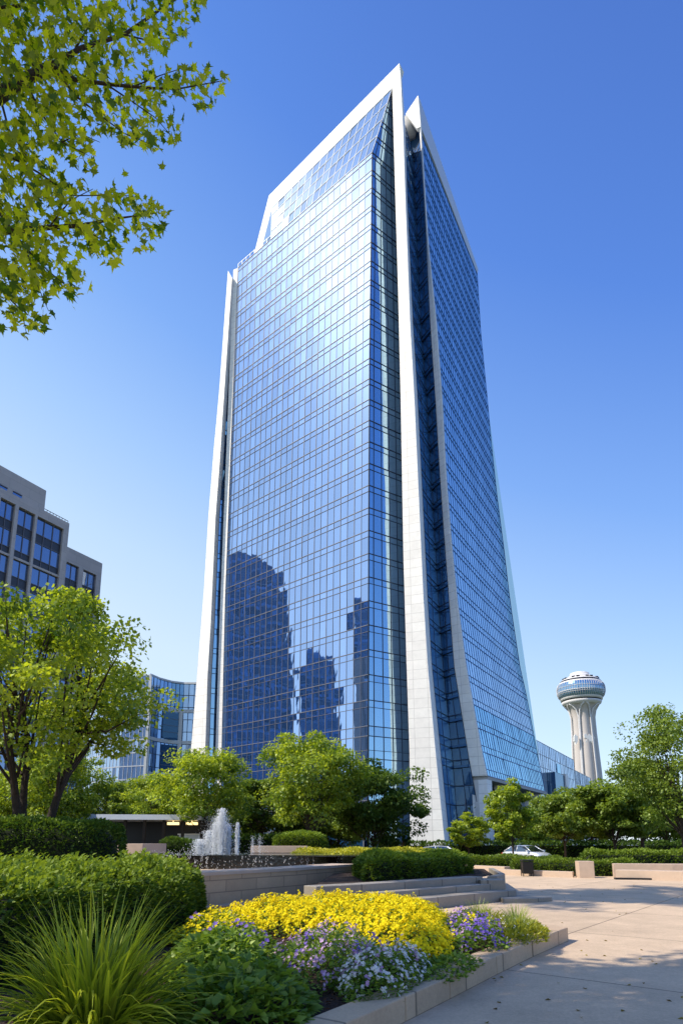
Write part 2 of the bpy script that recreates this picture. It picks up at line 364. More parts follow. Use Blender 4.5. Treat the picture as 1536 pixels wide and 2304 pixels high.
mb = MB(); zz = list(np.linspace(0, zt, 50))
for a, b in zip(zz[:-1], zz[1:]):
    mb.quad(K2(a), B_(a) + Vector((-.02, -.05, 0)), B_(b) + Vector((-.02, -.05, 0)), K2(b))
mb.build('inner_pier', M['pier'], tower, TO)
K1b = lambda z: K1(z) + Vector((.6, 1.6, 0)); K2b = lambda z: K2(z) + Vector((.2, 1.4, 0))
wall_grid(lambda s, z: K1b(z).lerp(K2b(z), s), [z for i, z in enumerate(rows) if z < zk], [0, .5, 1], M['glassC'], M['mulD'], tower, 'slot_curtain_wall', wv=.1, wh=.12, org=TO, out=(-.5, -.8, 0), jit=.01)
# notch between the two right piers
rN = [z for i, z in enumerate(rowsC) if z < min(G_.top, H_.top)]
wall_grid(ruled(E_, G_), rN, [0, .38, 1], M['glassR'], M['mulD'], tower, 'notch_side_wall', wv=.12, wh=.12, org=TO, out=(.8, -.5, 0), jit=.012)
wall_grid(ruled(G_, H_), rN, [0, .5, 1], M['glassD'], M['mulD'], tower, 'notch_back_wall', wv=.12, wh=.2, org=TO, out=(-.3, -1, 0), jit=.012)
# horizontal fins inside notch
for i, z in enumerate(rN):
    if i % 2 == 0 and z > 10 and z < 130:
        mb = MB(); g, h = G_(z), H_(z); mb.add([g, h, h + Vector((-.2, -.45, 0)), g + Vector((0, -.6, 0)), g + Vector((0, 0, .5)), h + Vector((0, 0, .5)), h + Vector((-.2, -.45, .5)), g + Vector((0, -.6, .5))],
               [(0, 1, 2, 3), (4, 7, 6, 5), (3, 2, 6, 7), (0, 3, 7, 4), (1, 5, 6, 2)])
        mb.build('ledge', M['glassD'], tower, TO)
zbI = at(1097, 1745, YI).z
# second pier
mb = MB(); zz = list(np.linspace(zbI, H_.top, 50))
for a, b in zip(zz[:-1], zz[1:]):
    mb.quad(H_(a), I_(a), I_(b), H_(b)); mb.quad(I_(a), I_(a) + Vector((.49, .87, 0)) * .7, I_(b) + Vector((.49, .87, 0)) * .7, I_(b), 1)
mb.quad(H_(zbI), I_(zbI), I_(zbI) + Vector((.5, .9, 0)), H_(zbI) + Vector((.5, .9, 0)))
mb.build('side_pier', [M['pier'], M['pierside']], tower, TO)
# fin on top of second pier
FPt = at(946, 284, 126.5); fp = lambda u, v: onplane(u, v, (FPt.x, FPt.y), (DLx, DLy))
mb = MB(); mb.slab([fp(912, 256), fp(937, 289), fp(946, 284), fp(940, 214)], (.5, .9, 0))
mb.build('crown_fin', M['pier'], tower, TO)
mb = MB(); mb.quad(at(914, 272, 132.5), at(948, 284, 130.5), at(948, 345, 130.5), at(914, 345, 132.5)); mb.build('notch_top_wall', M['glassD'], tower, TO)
# rounded plant drum seen in the notch
mb = MB(); c0 = at(921, 290, 131); mb.lathe([(0, 0), (1.5, 0.2), (1.9, 3), (1.6, 6), (0.9, 7.2), (0, 7.4)], 16, (c0.x, c0.y, c0.z - 3)); mb.build('roof_drum', M['concrete'], tower, TO)
# right face
zl = at(1062, 1552, YI).z
rR = []; rmR = set(); z = zbI
while z < zi - 1.5:
    rR.append(z); rR.append(z + FL * .28); rmR.add(len(rR) - 1); z += FL
rR.append(zi)
Ioff = lambda z: I_(z) + Vector((.49, .87, 0)) * .72
ssR = [i / 30 for i in range(31)]
kz = min(range(len(rR)), key=lambda i: abs(rR[i] - zl)); kz -= kz % 2
wall_grid(ruled(Ioff, J_), rR[kz:], ssR, M['glassR'], M['mulR'], tower, 'right_curtain_wall', wv=.05, wh=.12, jit=.006, org=TO, tmin={i for i in range(len(rR[kz:])) if i % 2}, minor={i for i in range(31) if i % 2}, out=(.87, -.5, 0))
wall_grid(ruled(Ioff, J_), rR[:kz + 1], ssR, M['glassLow'], M['mulR'], tower, 'lower_curtain_wall', wv=.07, wh=.15, jit=.014, org=TO, tmin={i for i in range(len(rR[:kz + 1])) if i % 2}, minor={i for i in range(31) if i % 2}, out=(.87, -.5, 0))
# parapet screen
M['parapet'] = mat('parapet_screen', (.62, .66, .74), .35, 0, var=.05, spec=.6)
mb = MB(); mb.slab([at(946, 284, 126.5) + Vector((.45, .8, 0)), J_(zi) + Vector((0, 0, .1)), at(1075, 606, YJ), at(941, 215, 126.5) + Vector((.45, .8, 0))], (-.6, .3, 0)); mb.build('parapet_screen', M['parapet'], tower, TO)
# soffit, columns and lobby under the right face
Ib, Jb = Ioff(zbI), J_(zbI)
inn = Vector((-.87, .49, 0))
mb = MB(); mb.slab([Ib + Vector((0, 0, -.05)), Jb + Vector((1.2, 1.8, -.05)), Jb + inn * 14 + Vector((0, 0, -.05)), Ib + inn * 5 + Vector((0, 0, -.05))], (0, 0, -.7)); mb.build('soffit', M['concrete'], tower, TO)
def pcol(c, w, z1):
    d1 = Vector((.49, .87, 0)) * w / 2; d2 = inn * w / 2
    mb = MB(); mb.prism([c - d1 - d2, c + d1 - d2, c + d1 + d2, c - d1 + d2], 0, z1); mb.build('column', M['pierside'], tower, TO)
c0 = at(1079, 1790, 127.5)
hw = Vector((1.35, -.95, 0)); bk = Vector((.8, 1.3, 0)); mb = MB(); mb.prism([c0 - hw, c0 + hw, c0 + hw + bk * 2, c0 - hw + bk * 2], 0, zbI - .75); mb.build('column', M['pierside'], tower, TO)
for k in (.3, .55, .82, .97): pcol(Ib.lerp(Jb, k) + inn * 2.2, 1.6, zbI - .75)
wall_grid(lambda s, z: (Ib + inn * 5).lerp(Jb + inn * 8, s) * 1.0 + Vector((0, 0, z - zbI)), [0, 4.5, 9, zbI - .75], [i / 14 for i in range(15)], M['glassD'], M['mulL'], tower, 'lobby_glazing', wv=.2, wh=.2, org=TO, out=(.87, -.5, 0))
# rear walls close the volume
mb = MB(); q0 = J_(40); q1 = Vector((K0(40).x + 30, K0(40).y + 40, 0)); q2 = K0(135) + Vector((3, 4, 0))
qt = J_(140); mb.quad((J_(0).x - 1, J_(0).y, 0), (q1.x, q1.y, 0), (q1.x, q1.y, 140), (qt.x - .5, qt.y, 140))
for (a, b, zt_) in ((q1, q2, 140),): mb.quad((a.x, a.y, 0), (b.x, b.y, 0), (b.x, b.y, zt_), (a.x, a.y, zt_))
a = C_(150)
mb.add([(a.x + 1, a.y + 6, 150), (G_(150).x, G_(150).y + 2, 150), (J_(150).x, J_(150).y, 140), (q1.x, q1.y, 140), (q2.x + 1, q2.y, 140)], [(0, 1, 2, 3, 4)])
mb.build('rear_wall', M['glassC'], tower, TO)

# ------------------------------------------------------------------ annex
nx = thing('annex_building', 'low pale blue glass wing stepping down behind the tower toward the round tower', 'building', (60, 200, 0))
NO = (60, 200, 0)
a0 = at(1201, 1663, 176); d = (at(1289, 1710, 1) )
zr = a0.z; YN = (zr - CAMZ) / ray(1289, 1710)[1]; a1 = at(1289, 1710, YN)
M['glassN'] = glassmat('annex_glass', tint=(.72, .85, 1.0), base=(.12, .22, .42), refl=.45, soft=.35, softr=.3, wob=.2)
a00 = a0 - (a1 - a0).normalized() * 18
wall_grid(lambda s, z: Vector((a00.x, a00.y, z)).lerp(Vector((a1.x, a1.y, z)), s), [0] + list(np.linspace(5, zr, 8)), [i / 30 for i in range(31)], M['glassN'], M['mulB'], nx, 'glass_facade', wv=.14, wh=.14, org=NO, out=(.9, -.4, 0), jit=.02, minor={i for i in range(31) if i % 3})
b1 = at(1292, 1733, YN + 2); YM = (b1.z - CAMZ) / ray(1327, 1751)[1]; b2 = at(1327, 1751, YM)
wall_grid(lambda s, z: Vector((b1.x, b1.y, z)).lerp(Vector((b2.x, b2.y, z)), s), [0] + list(np.linspace(5, b1.z, 6)), [i / 20 for i in range(21)], M['glassN'], M['mulB'], nx, 'lower_facade', wv=.14, wh=.14, org=NO, out=(.9, -.4, 0), jit=.02)
mb = MB(); w = Vector((-18, 8, 0))
mb.add([a00, a1, a1 + w, a00 + w], [(0, 1, 2, 3)]); mb.quad((a1.x, a1.y, 0), (a1.x + w.x, a1.y + w.y, 0), a1 + w, a1); mb.quad(b1, b2, b2 + w, b1 + w)
mb.quad((b2.x, b2.y, 0), (b2.x + w.x, b2.y + w.y, 0), b2 + w, b2); mb.build('roof', M['parapet'], nx, NO)
mb = MB(); dr = (a1 - a0).normalized(); nr = Vector((dr.y, -dr.x, 0))
p0 = onplane(1228, 1738, (a0.x, a0.y), (dr.x, dr.y)); p1 = onplane(1250, 1745, (a0.x, a0.y), (dr.x, dr.y))
mb.slab([(p0.x, p0.y, 0), (p1.x, p1.y, 0), (p1.x, p1.y, p0.z), (p0.x, p0.y, p0.z)], nr * 2.5); mb.build('entrance_bay', M['glassD'], nx, NO)
mb = MB(); mb.slab([(p1.x, p1.y, 0), (p1.x + dr.x * 4, p1.y + dr.y * 4, 0), (p1.x + dr.x * 4, p1.y + dr.y * 4, p0.z + .6), (p1.x, p1.y, p0.z + .6)], nr * 2.9); mb.build('white_fin', M['white'], nx, NO)
for (u0, v0, u1, v1) in ((1250, 1718, 1257, 1738), (1262, 1755, 1267, 1790)):
    p0 = onplane(u0, v0, (a0.x, a0.y), (dr.x, dr.y)); p1 = onplane(u1, v0, (a0.x, a0.y), (dr.x, dr.y)); zb = onplane(u0, v1, (a0.x, a0.y), (dr.x, dr.y)).z
    mb = MB(); mb.slab([(p0.x, p0.y, zb), (p1.x, p1.y, zb), (p1.x, p1.y, p0.z), (p0.x, p0.y, p0.z)], nr * .3); mb.build('window', M['glassC'], nx, NO)

# ------------------------------------------------------------------ observation tower with ball top
YO = 400.0; oc = at(1323, 1780, YO); cz = 0
ot = thing('observation_tower', 'distant concrete tower with flared top carrying a round glass observation ball', 'tower', (oc.x, YO, 0))
def hz(v): return at(1308, v, YO).z
def hw_(p): return p * YO / F / (CS - (PPV - 1600) / F * SN) * 1.0
M['stoneO'] = mat('weathered_pale_concrete', (.54, .50, .48), .8, var=.06, scale=.3)
M['whiteO'] = mat('pale_concrete', (.66, .65, .66), .7, var=.05, scale=.3)
M['glassO'] = glassmat('ball_glass', tint=(.55, .78, 1.0), base=(.07, .20, .40), refl=.5, soft=.2, softr=.3)
def lob(th, z):
    k = abs(math.cos(3 * th + .5)); return 1 - .09 * k ** 4 - .03 * k
mb = MB(); prof = [(31, 1895), (30, 1775), (29, 1740), (27, 1690), (25, 1650), (24.5, 1622), (26, 1607), (30, 1596), (35, 1590), (38, 1587)]
mb.lathe([(hw_(r), hz(v)) for r, v in prof], 72, mi=0, wob=lob); mb.build('shaft', M['stoneO'], ot)
mb = MB()
for k in range(6):
    th = (k + .5) * PI / 3 - .5 / 3 + PI / 6
    for sg in (-1, 1):
        pts = []
        for r, v, dt in ((31, 1890, .0), (29.6, 1740, .0), (25.8, 1650, .0), (25.2, 1615, .02), (28, 1600, .12), (34, 1591, .28), (38, 1587, .42)):
            t2 = th + sg * (dt + .035); pts.append((hw_(r) * math.cos(t2), hw_(r) * math.sin(t2), hz(v)))
        mb.tube(pts, .48, 6)
mb.build('ribs', M['whiteO'], ot)
mb = MB(); mb.lathe([(hw_(36), hz(1588)), (hw_(41), hz(1585)), (hw_(43), hz(1580)), (hw_(42), hz(1579.5)), (hw_(42), hz(1577)), (hw_(44.5), hz(1576.5)), (hw_(45), hz(1572))], 48, mis=[0, 0, 1, 1, 0, 0]); mb.build('collar', [M['whiteO'], M['dark']], ot)
mb = MB()
prof = [(45, 1572), (49, 1567), (51.3, 1560), (51.3, 1558.5), (51.6, 1554), (51, 1547), (48.5, 1541)]
mb.lathe([(hw_(r), hz(v)) for r, v in prof], 64, mis=[0, 0, 1, 0, 0, 0]); o = mb.build('observation_ball', [M['glassO'], M['whiteO']], ot)
for p in o.data.polygons: p.use_smooth = False
mb = MB()
for k in range(64):
    th = 2 * PI * k / 64
    mb.tube([(hw_(r + .3) * math.cos(th), hw_(r + .3) * math.sin(th), hz(v)) for r, v in prof], .12, 4)
for v, r in ((1563.5, 50.3), (1551, 51.6)):
    mb.tube([(hw_(r + .2) * math.cos(t), hw_(r + .2) * math.sin(t), hz(v)) for t in np.linspace(0, 2 * PI, 65)], .14, 4)
mb.build('glazing_bars', M['whiteO'], o)
mb = MB(); mb.lathe([(hw_(r), hz(v)) for r, v in ((48.8, 1541), (46.5, 1539), (46, 1537.5), (42.5, 1533.5), (42, 1532.5), (33, 1526.5), (31, 1525.6), (24, 1522), (21, 1520.5), (20.5, 1516), (17, 1514.5), (0, 1513.5))], 64,
         mis=[0, 0, 1, 0, 0, 1, 0, 0, 0, 0, 0]); mb.build('dome_roof', [M['whiteO'], M['dark']], ot)
for k in range(24):
    mb = MB(); th = 2 * PI * (k + .2) / 24
    if k % 3 == 2: continue
    c = Vector((hw_(37) * math.cos(th), hw_(37) * math.sin(th), hz(1529.2)))
    mb.box(c.x - .9, c.x + .9, c.y - .9, c.y + .9, c.z - .3, c.z + .35); mb.build('roof_vent', M['dark'], ot)
def relief(u0, pts):
    mb = MB(); P = [at(u0 + a, v, YO - hw_(25.5)) for a, v in pts]; mb.slab(P, (0, 1.6, 0)); mb.build('relief_ornament', M['white'], ot, (oc.x, YO, 0))
relief(1291, [(0, 1655), (3, 1652), (6, 1656), (8, 1655), (8, 1668), (5, 1673), (3, 1675), (2, 1668), (0, 1668)])
relief(1313, [(0, 1652), (5, 1651), (8, 1656), (12, 1651), (16, 1655), (21, 1653), (24, 1660), (22, 1667), (17, 1668), (19, 1673), (14, 1667), (11, 1671), (6, 1672), (3, 1668), (7, 1661), (1, 1660)])

# ------------------------------------------------------------------ grey-brown office block on the left
M['brownst'] = paneled('grey_brown_precast', (.46, .425, .415), .45, .89, 3.0, 1.4, mort=.03, mc=.8, var=.05, stain=.12, bump=.03)
M['win'] = glassmat('office_window_glass', tint=(.55, .7, .95), base=(.02, .04, .09), refl=.5, soft=.1, wob=.2)
M['spand'] = mat('dark_spandrel', (.05, .055, .07), .35, .1)
M['winframe'] = mat('bronze_window_frame', (.16, .15, .16), .4, .4)
obk = thing('office_block', 'grey brown stone office block with tall dark blue window bays behind left trees', 'building', (-45, 85, 0))
OB = (-45, 85, 0)
cr = at(157, 1178, 85); dd = Vector((.47, .883, 0)).normalized(); nn = Vector((dd.y, -dd.x, 0))
def opx(u, v): return onplane(u, v, (cr.x, cr.y), (dd.x, dd.y))
def tcoord(P): return (Vector((P.x, P.y, 0)) - Vector((cr.x, cr.y, 0))).dot(dd)
def wallpt(t, z, o=0.0): return Vector((cr.x + dd.x * t + nn.x * o, cr.y + dd.y * t + nn.y * o, z))
def facade(bldg, org, t0, t1, ztop, cols, fl0, flh, nfl, zstart, wp, wm=None, recess=-.45, deep=30, inner='window'):
    """stone frame with real recessed windows; cols = list of (ta,tb,panes)"""
    mb = MB()
    edges = [t0] + [e for c in cols for e in c[:2]] + [t1]
    for i in range(0, len(edges), 2):
        a, b = edges[i], edges[i + 1]
        mb.slab([wp(a, 0), wp(b, 0), wp(b, ztop), wp(a, ztop)], nn * -.9)
    zt2 = zstart
    for (a, b, np_) in cols:
        mb.slab([wp(a, zt2), wp(b, zt2), wp(b, ztop), wp(a, ztop)], nn * -.9)
    for (a, b, np_) in cols:
        for k in range(nfl):
            z1 = zt2 - k * flh; z0 = z1 - flh
            if z0 < 2: break
            if k % 3 == 2: pass
            g = MB(); g.quad(wp(a, z0 + flh * .34, recess), wp(b, z0 + flh * .34, recess), wp(b, z1 - .05, recess), wp(a, z1 - .05, recess), 0)
            g.quad(wp(a, z0, recess + .02), wp(b, z0, recess + .02), wp(b, z0 + flh * .34, recess + .02), wp(a, z0 + flh * .34, recess + .02), 1)
            for q in range(np_ + 1):
                t = a + (b - a) * q / np_; g.bar(wp(t, z0, recess), wp(t, z1, recess), .09, .12, nn, 2)
            for z in (z0 + flh * .34, z1 - .06): g.bar(wp(a, z, recess), wp(b, z, recess), .09, .11, nn, 2)
            if k % 2 == 1: g.bar(wp(a, z0 + .1, recess), wp(b, z0 + .1, recess), .32, .3, nn, 3)
            g.build(inner, [M['win'], M['spand'], M['winframe'], M['brownst']], bldg, org)
    # back volume
    mb.quad(wp(t1, 0), wp(t1, 0, -deep), wp(t1, ztop, -deep), wp(t1, ztop)); mb.quad(wp(t0, 0, -deep), wp(t0, 0), wp(t0, ztop), wp(t0, ztop, -deep))
    mb.quad(wp(t0, ztop, -.9), wp(t1, ztop, -.9), wp(t1, ztop, -deep), wp(t0, ztop, -deep)); mb.quad(wp(t0, 0, -deep), wp(t1, 0, -deep), wp(t1, ztop, -deep), wp(t0, ztop, -deep))
    return mb.build('stone_wall', M['brownst'], bldg, org)
tE = lambda u, v=1200: tcoord(opx(u, v))
cols = [(tE(86, 1160), tE(144, 1190), 3), (tE(43, 1150), tE(80, 1165), 2), (tE(2, 1130), tE(35, 1147), 2)]
cols = [(c[0], c[1], c[2]) for c in cols][::-1]
step = cols[2][0] - cols[1][0]
left = [(cols[0][0] - step * k, cols[0][1] - step * k, 2) for k in (1,)][::-1]
allc = left + cols
zs = opx(120, 1178).z
facade(obk, OB, allc[0][0] - 2, 0, cr.z, allc, 0, 3.75, 12, zs, wallpt)
up = opx(108, 1103)
tU = tcoord(up)
mb = MB(); mb.slab([wallpt(allc[0][0] - 2, cr.z, -.3), wallpt(tU, cr.z, -.3), wallpt(tU, up.z, -.3), wallpt(allc[0][0] - 2, up.z, -.3)], nn * -16); mb.build('upper_storey', M['brownst'], obk, OB)
for (u0, u1, v) in ((2, 20, 1088), (33, 53, 1104)):
    p0 = opx(u0, v); p1 = opx(u1, v + 9); g = MB(); za = p0.z; zb = za - 1.7
    t0_, t1_ = tcoord(p0), tcoord(p1)
    g.quad(wallpt(t0_, zb, -.27), wallpt(t1_, zb, -.27), wallpt(t1_, za, -.27), wallpt(t0_, za, -.27)); g.bar(wallpt(t0_, zb, -.27), wallpt(t1_, zb, -.27), .12, .12, nn, 1); g.bar(wallpt(t0_, za, -.27), wallpt(t1_, za, -.27), .12, .12, nn, 1)
    g.build('window', [M['win'], M['winframe']], obk, OB)
mb = MB(); mb.bar(wallpt(tU, cr.z + .5, -.4), wallpt(0, cr.z + .5, -.4), .06, .06, nn)
for k in range(9): t = tU + (0 - tU) * k / 8; mb.bar(wallpt(t, cr.z, -.4), wallpt(t, cr.z + .5, -.4), .05, .05, nn)
mb.build('roof_rail', M['dark'], obk, OB)
# lower wing farther back
ob2 = thing('office_wing', 'lower grey office wing with narrow window bays right of the brown stone block', 'building', (-45, 100, 0))
O2_ = (-45, 100, 0)
c2 = at(231, 1268, 108)
def wp2(t, z, o=0.0): return Vector((c2.x + dd.x * t + nn.x * o, c2.y + dd.y * t + nn.y * o, z))
def t2(u, v): P = onplane(u, v, (c2.x, c2.y), (dd.x, dd.y)); return (Vector((P.x, P.y, 0)) - Vector((c2.x, c2.y, 0))).dot(dd)
facade(ob2, O2_, t2(120, 1225), 0, c2.z, [(t2(152, 1250), t2(180, 1260), 2), (t2(190, 1265), t2(219, 1275), 2)], 0, 4.2, 11, at(205, 1278, 104).z, wp2, None, deep=5)

# ------------------------------------------------------------------ curved glass building beyond
cb = thing('curved_glass_building', 'curved blue glass low rise with white floor bands left of the tower', 'building', (-60, 195, 0))
CB = (-60, 195, 0)
M['glassCu'] = glassmat('low_rise_glass', tint=(.55, .75, 1.0), base=(.05, .14, .32), refl=.5, soft=.3, softr=.3, wob=.3)
Yc0 = 190
Pc = [at(340, 1518, Yc0), at(362, 1519, Yc0 + 5), at(388, 1523, Yc0 + 9), at(415, 1530, Yc0 + 11), at(450, 1541, Yc0 + 11)]
zc_ = Pc[0].z
def cS(s, z):
    k = s * (len(Pc) - 1); i = min(int(k), len(Pc) - 2); p = Pc[i].lerp(Pc[i + 1], k - i); return Vector((p.x, p.y, z))
rowsB = [0, 6, 10, 14, 18, 22, 26, 30, 34, 38, zc_ - 8, zc_ - 4, zc_]
rowsB = list(np.linspace(0, zc_, 14))
wall_grid(cS, rowsB, [i / 12 for i in range(13)], M['glassCu'], M['mulD'], cb, 'curved_facade', wv=.18, wh=.2, org=CB, out=(0, -1, 0), jit=.03)
mb = MB()
for z in (zc_ - 9.5, zc_ - 20, zc_ - 31, zc_ - 42):
    for i in range(8):
        a, b = cS(i / 8, z), cS((i + 1) / 8, z); mb.bar(a, b, 1.1, .35, (0, -1, 0))
for u in (0.02, .72):
    mb.bar(cS(u, 0), cS(u, zc_ - 9.5), 1.3, .4, (0, -1, 0))
mb.bar(cS(0, 0), cS(0, zc_), .8, .4, (0, -1, 0))
for i in range(8): mb.bar(cS(i / 8, zc_), cS((i + 1) / 8, zc_), .6, .5, (0, -1, 0))
mb.build('white_bands', M['white'], cb, CB)
for z in (zc_ - 19.2, zc_ - 30, zc_ - 41):
    g = MB(); g.slab([cS(.36, z), cS(.68, z), cS(.68, z + 8.8), cS(.36, z + 8.8)], (0, -.3, 0))
    for k in range(1, 4): g.bar(cS(.36, z + 2.2 * k) + Vector((0, -.3, 0)), cS(.68, z + 2.2 * k) + Vector((0, -.3, 0)), .15, .1, (0, -1, 0), 1)
    g.build('dark_window_bay', [M['glassD'], M['mulL']], cb, CB)
L0 = Pc[0]; Lw = [L0, L0 + Vector((-9, 3, 0)), L0 + Vector((-17, 8, 0)), L0 + Vector((-24, 15, 0))]
def lS(s, z):
    k = s * 3; i = min(int(k), 2); p = Lw[i].lerp(Lw[i + 1], k - i); return Vector((p.x, p.y, z))
wall_grid(lS, rowsB, [i / 18 for i in range(19)], M['glassN'], M['mulB'], cb, 'left_facade', wv=.15, wh=.3, org=CB, out=(-.4, -1, 0), jit=.03)
mb = MB(); mb.prism([(Pc[-1].x, 207), (Pc[-1].x, 232), (Lw[-1].x, 232), (Lw[-1].x, 214), (L0.x, 207)], 0, zc_ - 1.5); mb.build('rear_volume', M['concrete'], cb, CB)

# ------------------------------------------------------------------ towers across the street, mirrored in the left face
M['navy'] = paneled('navy_tower_glass', (.05, .125, .28), .25, .97, 7.0, 6.0, mort=.7, mc=2.6, var=.6, stain=.5, rough=.4, offset=0)
M['navymul'] = mat('navy_mullion', (.16, .24, .38), .5)
nL = Vector((-.572, -.82, 0)); aM = A_(60); bM = B_(60); dM = (aM - bM); dM.z = 0; dM.normalize(); nL = Vector((dM.y, -dM.x, 0))
if nL.y > 0: nL = -nL
def refl(u, v, t):
    P = onplane(u, v, (aM.x, aM.y), (dM.x, dM.y)); d = (P - Vector((0, 0, CAMZ))); hl = math.hypot(d.x, d.y); d = d / hl
    r = d - nL * (2 * d.dot(nL)); return P + r * t
def offtower(label, pts, depth, name='opposite_tower', cat='skyscraper'):
    """pts: silhouette (u,v) left to right as mirrored; built as stepped slab t metres from the face."""
    T = 200
    Q = [refl(u, v, T) for u, v in pts]; o = refl(pts[0][0], 1880, T); o.z = 0
    th_ = thing(name, label, cat, o)
    away = (Q[0] - Vector((aM.x, aM.y, Q[0].z))); away.z = 0; away.normalize()
    mb = MB(); n = len(Q)
    front = [Vector((Q[0].x, Q[0].y, 0))] + Q + [Vector((Q[-1].x, Q[-1].y, 0))]
    mb.slab(front[::-1], away * depth); mb.build('glass_body', M['navy'], th_, o)
    bars = MB(); zmx = max(q.z for q in Q)
    k = 6.0
    while k < zmx:
        for i in range(n - 1):
            if min(Q[i].z, Q[i + 1].z) > k: bars.bar(Vector((Q[i].x, Q[i].y, k)), Vector((Q[i + 1].x, Q[i + 1].y, k)), .5, .3, -away)
        k += 5
    for q in Q: bars.bar((q.x, q.y, 0), q, .5, .35, -away)
    bars.build('facade_grid', M['navymul'], th_, o)
rs = [(640 - 137, 1262), (520, 1252), (540, 1246), (560, 1247), (585, 1254), (605, 1268), (622, 1285), (636, 1305), (641, 1330), (641, 1420)]
offtower('navy glass tower with rounded shoulder mirrored in the left face', [(470, 1275)] + rs, 3)
offtower('short navy tower with stepped notched top mirrored low in the face', [(652, 1508), (668, 1505), (678, 1470), (690, 1456), (700, 1458), (708, 1470), (712, 1478), (736, 1473), (737, 1500)], 3)
offtower('slim navy tower mirrored beside the tower corner', [(779, 1352), (790, 1343), (860, 1335)], 3)

# ------------------------------------------------------------------ ground
M['ground'] = mat('far_ground', (.10, .12, .06), .95, var=.25, scale=.05)
M['plaza'] = paneled('plaza_concrete', (.63, .475, .325), 0, 0, 4.2, 4.2, mort=.016, mc=.35, var=.07, stain=.38, planar=True, rough=.75, offset=0.0, rot=R(38), bump=.5)
M['asphalt'] = mat('asphalt', (.06, .06, .062), .9, var=.2, scale=3, bump=.3, bscale=60)
M['soil'] = mat('bark_mulch', (.055, .03, .02), .95, var=.5, scale=30, bump=1.0, bscale=60)
M['kerb'] = paneled('kerb_concrete', (.52, .38, .25), .57, .82, 1.3, 9, mort=.02, mc=.4, var=.1, stain=.3, bump=.4)
M['wall'] = paneled('buff_stone_blocks', (.52, .365, .225), .53, .85, 1.25, .33, mort=.014, mc=.55, var=.08, stain=.25, bump=.3)
M['coping'] = mat('warm_coping_stone', (.55, .42, .32), .7, var=.1, scale=3, bump=.2)
M['step'] = paneled('grey_step_stone', (.30, .265, .22), .57, .82, 1.6, 9, mort=.02, mc=.5, var=.08, stain=.3, bump=.3)
M['granite'] = mat('wet_black_granite', (.014, .013, .013), .12, var=.4, scale=4, bump=.3, bscale=9, spec=.7)
mb = MB(); mb.quad((-3000, -3000, 0), (3000, -3000, 0), (3000, 3000, 0), (-3000, 3000, 0)); o = mb.build('ground', M['ground']); o['kind'] = 'structure'
mb = MB(); mb.add([(-25, -20, .012), (60, -20, .012), (60, 27.5, .012), (16, 31.5, .012), (12.6, 33, .012), (9.5, 37, .012), (7.5, 40, .012), (5, 42, .012), (-25, 42, .012)], [range(9)]); o = mb.build('plaza_paving', M['plaza']); o['kind'] = 'structure'
mb = MB(); mb.quad((-120, 44, .016), (150, 44, .016), (150, 56, .016), (-120, 56, .016)); o = mb.build('street', M['asphalt']); o['kind'] = 'structure'
mb = MB()
for k in range(-12, 18): mb.quad((k * 8, 49.9, .022), (k * 8 + 3, 49.9, .022), (k * 8 + 3, 50.05, .022), (k * 8, 50.05, .022))
o = mb.build('lane_marking', M['white']); o['kind'] = 'structure'
mb = MB(); mb.box(-120, 150, 56, 56.3, 0, .14); mb.box(-120, 150, 56.3, 62, 0, .13); o = mb.build('far_pavement', M['plaza']); o['kind'] = 'structure'

# ------------------------------------------------------------------ foliage generators
M['leafA'] = leafmat('bright_leaves', (.075, .15, .012), (.38, .46, .035), .45)
M['leafB'] = leafmat('mid_green_leaves', (.035, .085, .012), (.20, .28, .035), .4)
M['leafC'] = leafmat('dark_green_leaves', (.016, .050, .010), (.10, .17, .025), .32, gloss=.03)
M['leafH'] = leafmat('hedge_leaves', (.020, .060, .010), (.19, .27, .030), .32, gloss=.03)
M['leafY'] = leafmat('yellow_hedge_leaves', (.10, .15, .012), (.50, .47, .03), .35)
M['leafM'] = leafmat('maple_leaves', (.035, .085, .006), (.40, .47, .02), .62, tcol=(3.0, 2.5, .45), gloss=.03)
M['bark'] = mat('bark', (.075, .052, .04), .9, var=.4, scale=6, bump=.8, bscale=25)
M['barkD'] = mat('dark_bark', (.04, .028, .02), .9, var=.3, scale=6, bump=.6, bscale=25)
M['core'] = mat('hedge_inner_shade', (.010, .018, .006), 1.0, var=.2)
def rdir(n): return norm(rng.normal(size=(n, 3)))
def crown_points(H, r, zb, nclump, seed, squash=.8, lean=(0, 0), cone=0.0):
    rg = np.random.default_rng(seed); out = []
    zc = (H + zb) / 2; hh = (H - zb) / 2
    while len(out) < nclump:
        p = rg.uniform(-1, 1, 3); d = np.linalg.norm(p)
        if d > 1 or d < .38: continue
        prof = (1.0 if p[2] > -.2 else .92) * (1 - cone * max(0, p[2] + .15))
        th = math.atan2(p[1], p[0]); bump = 1 + .16 * math.sin(3 * th + seed) + .12 * math.sin(5 * th + 2.1 * seed) + .1 * math.sin(4 * p[2] + seed)
        out.append((p[0] * r * bump * prof + lean[0] * (p[2] + 1), p[1] * r * bump * prof + lean[1] * (p[2] + 1), zc + p[2] * hh * (.92 + .08 * math.sin(2 * th + seed))))
    return np.array(out)
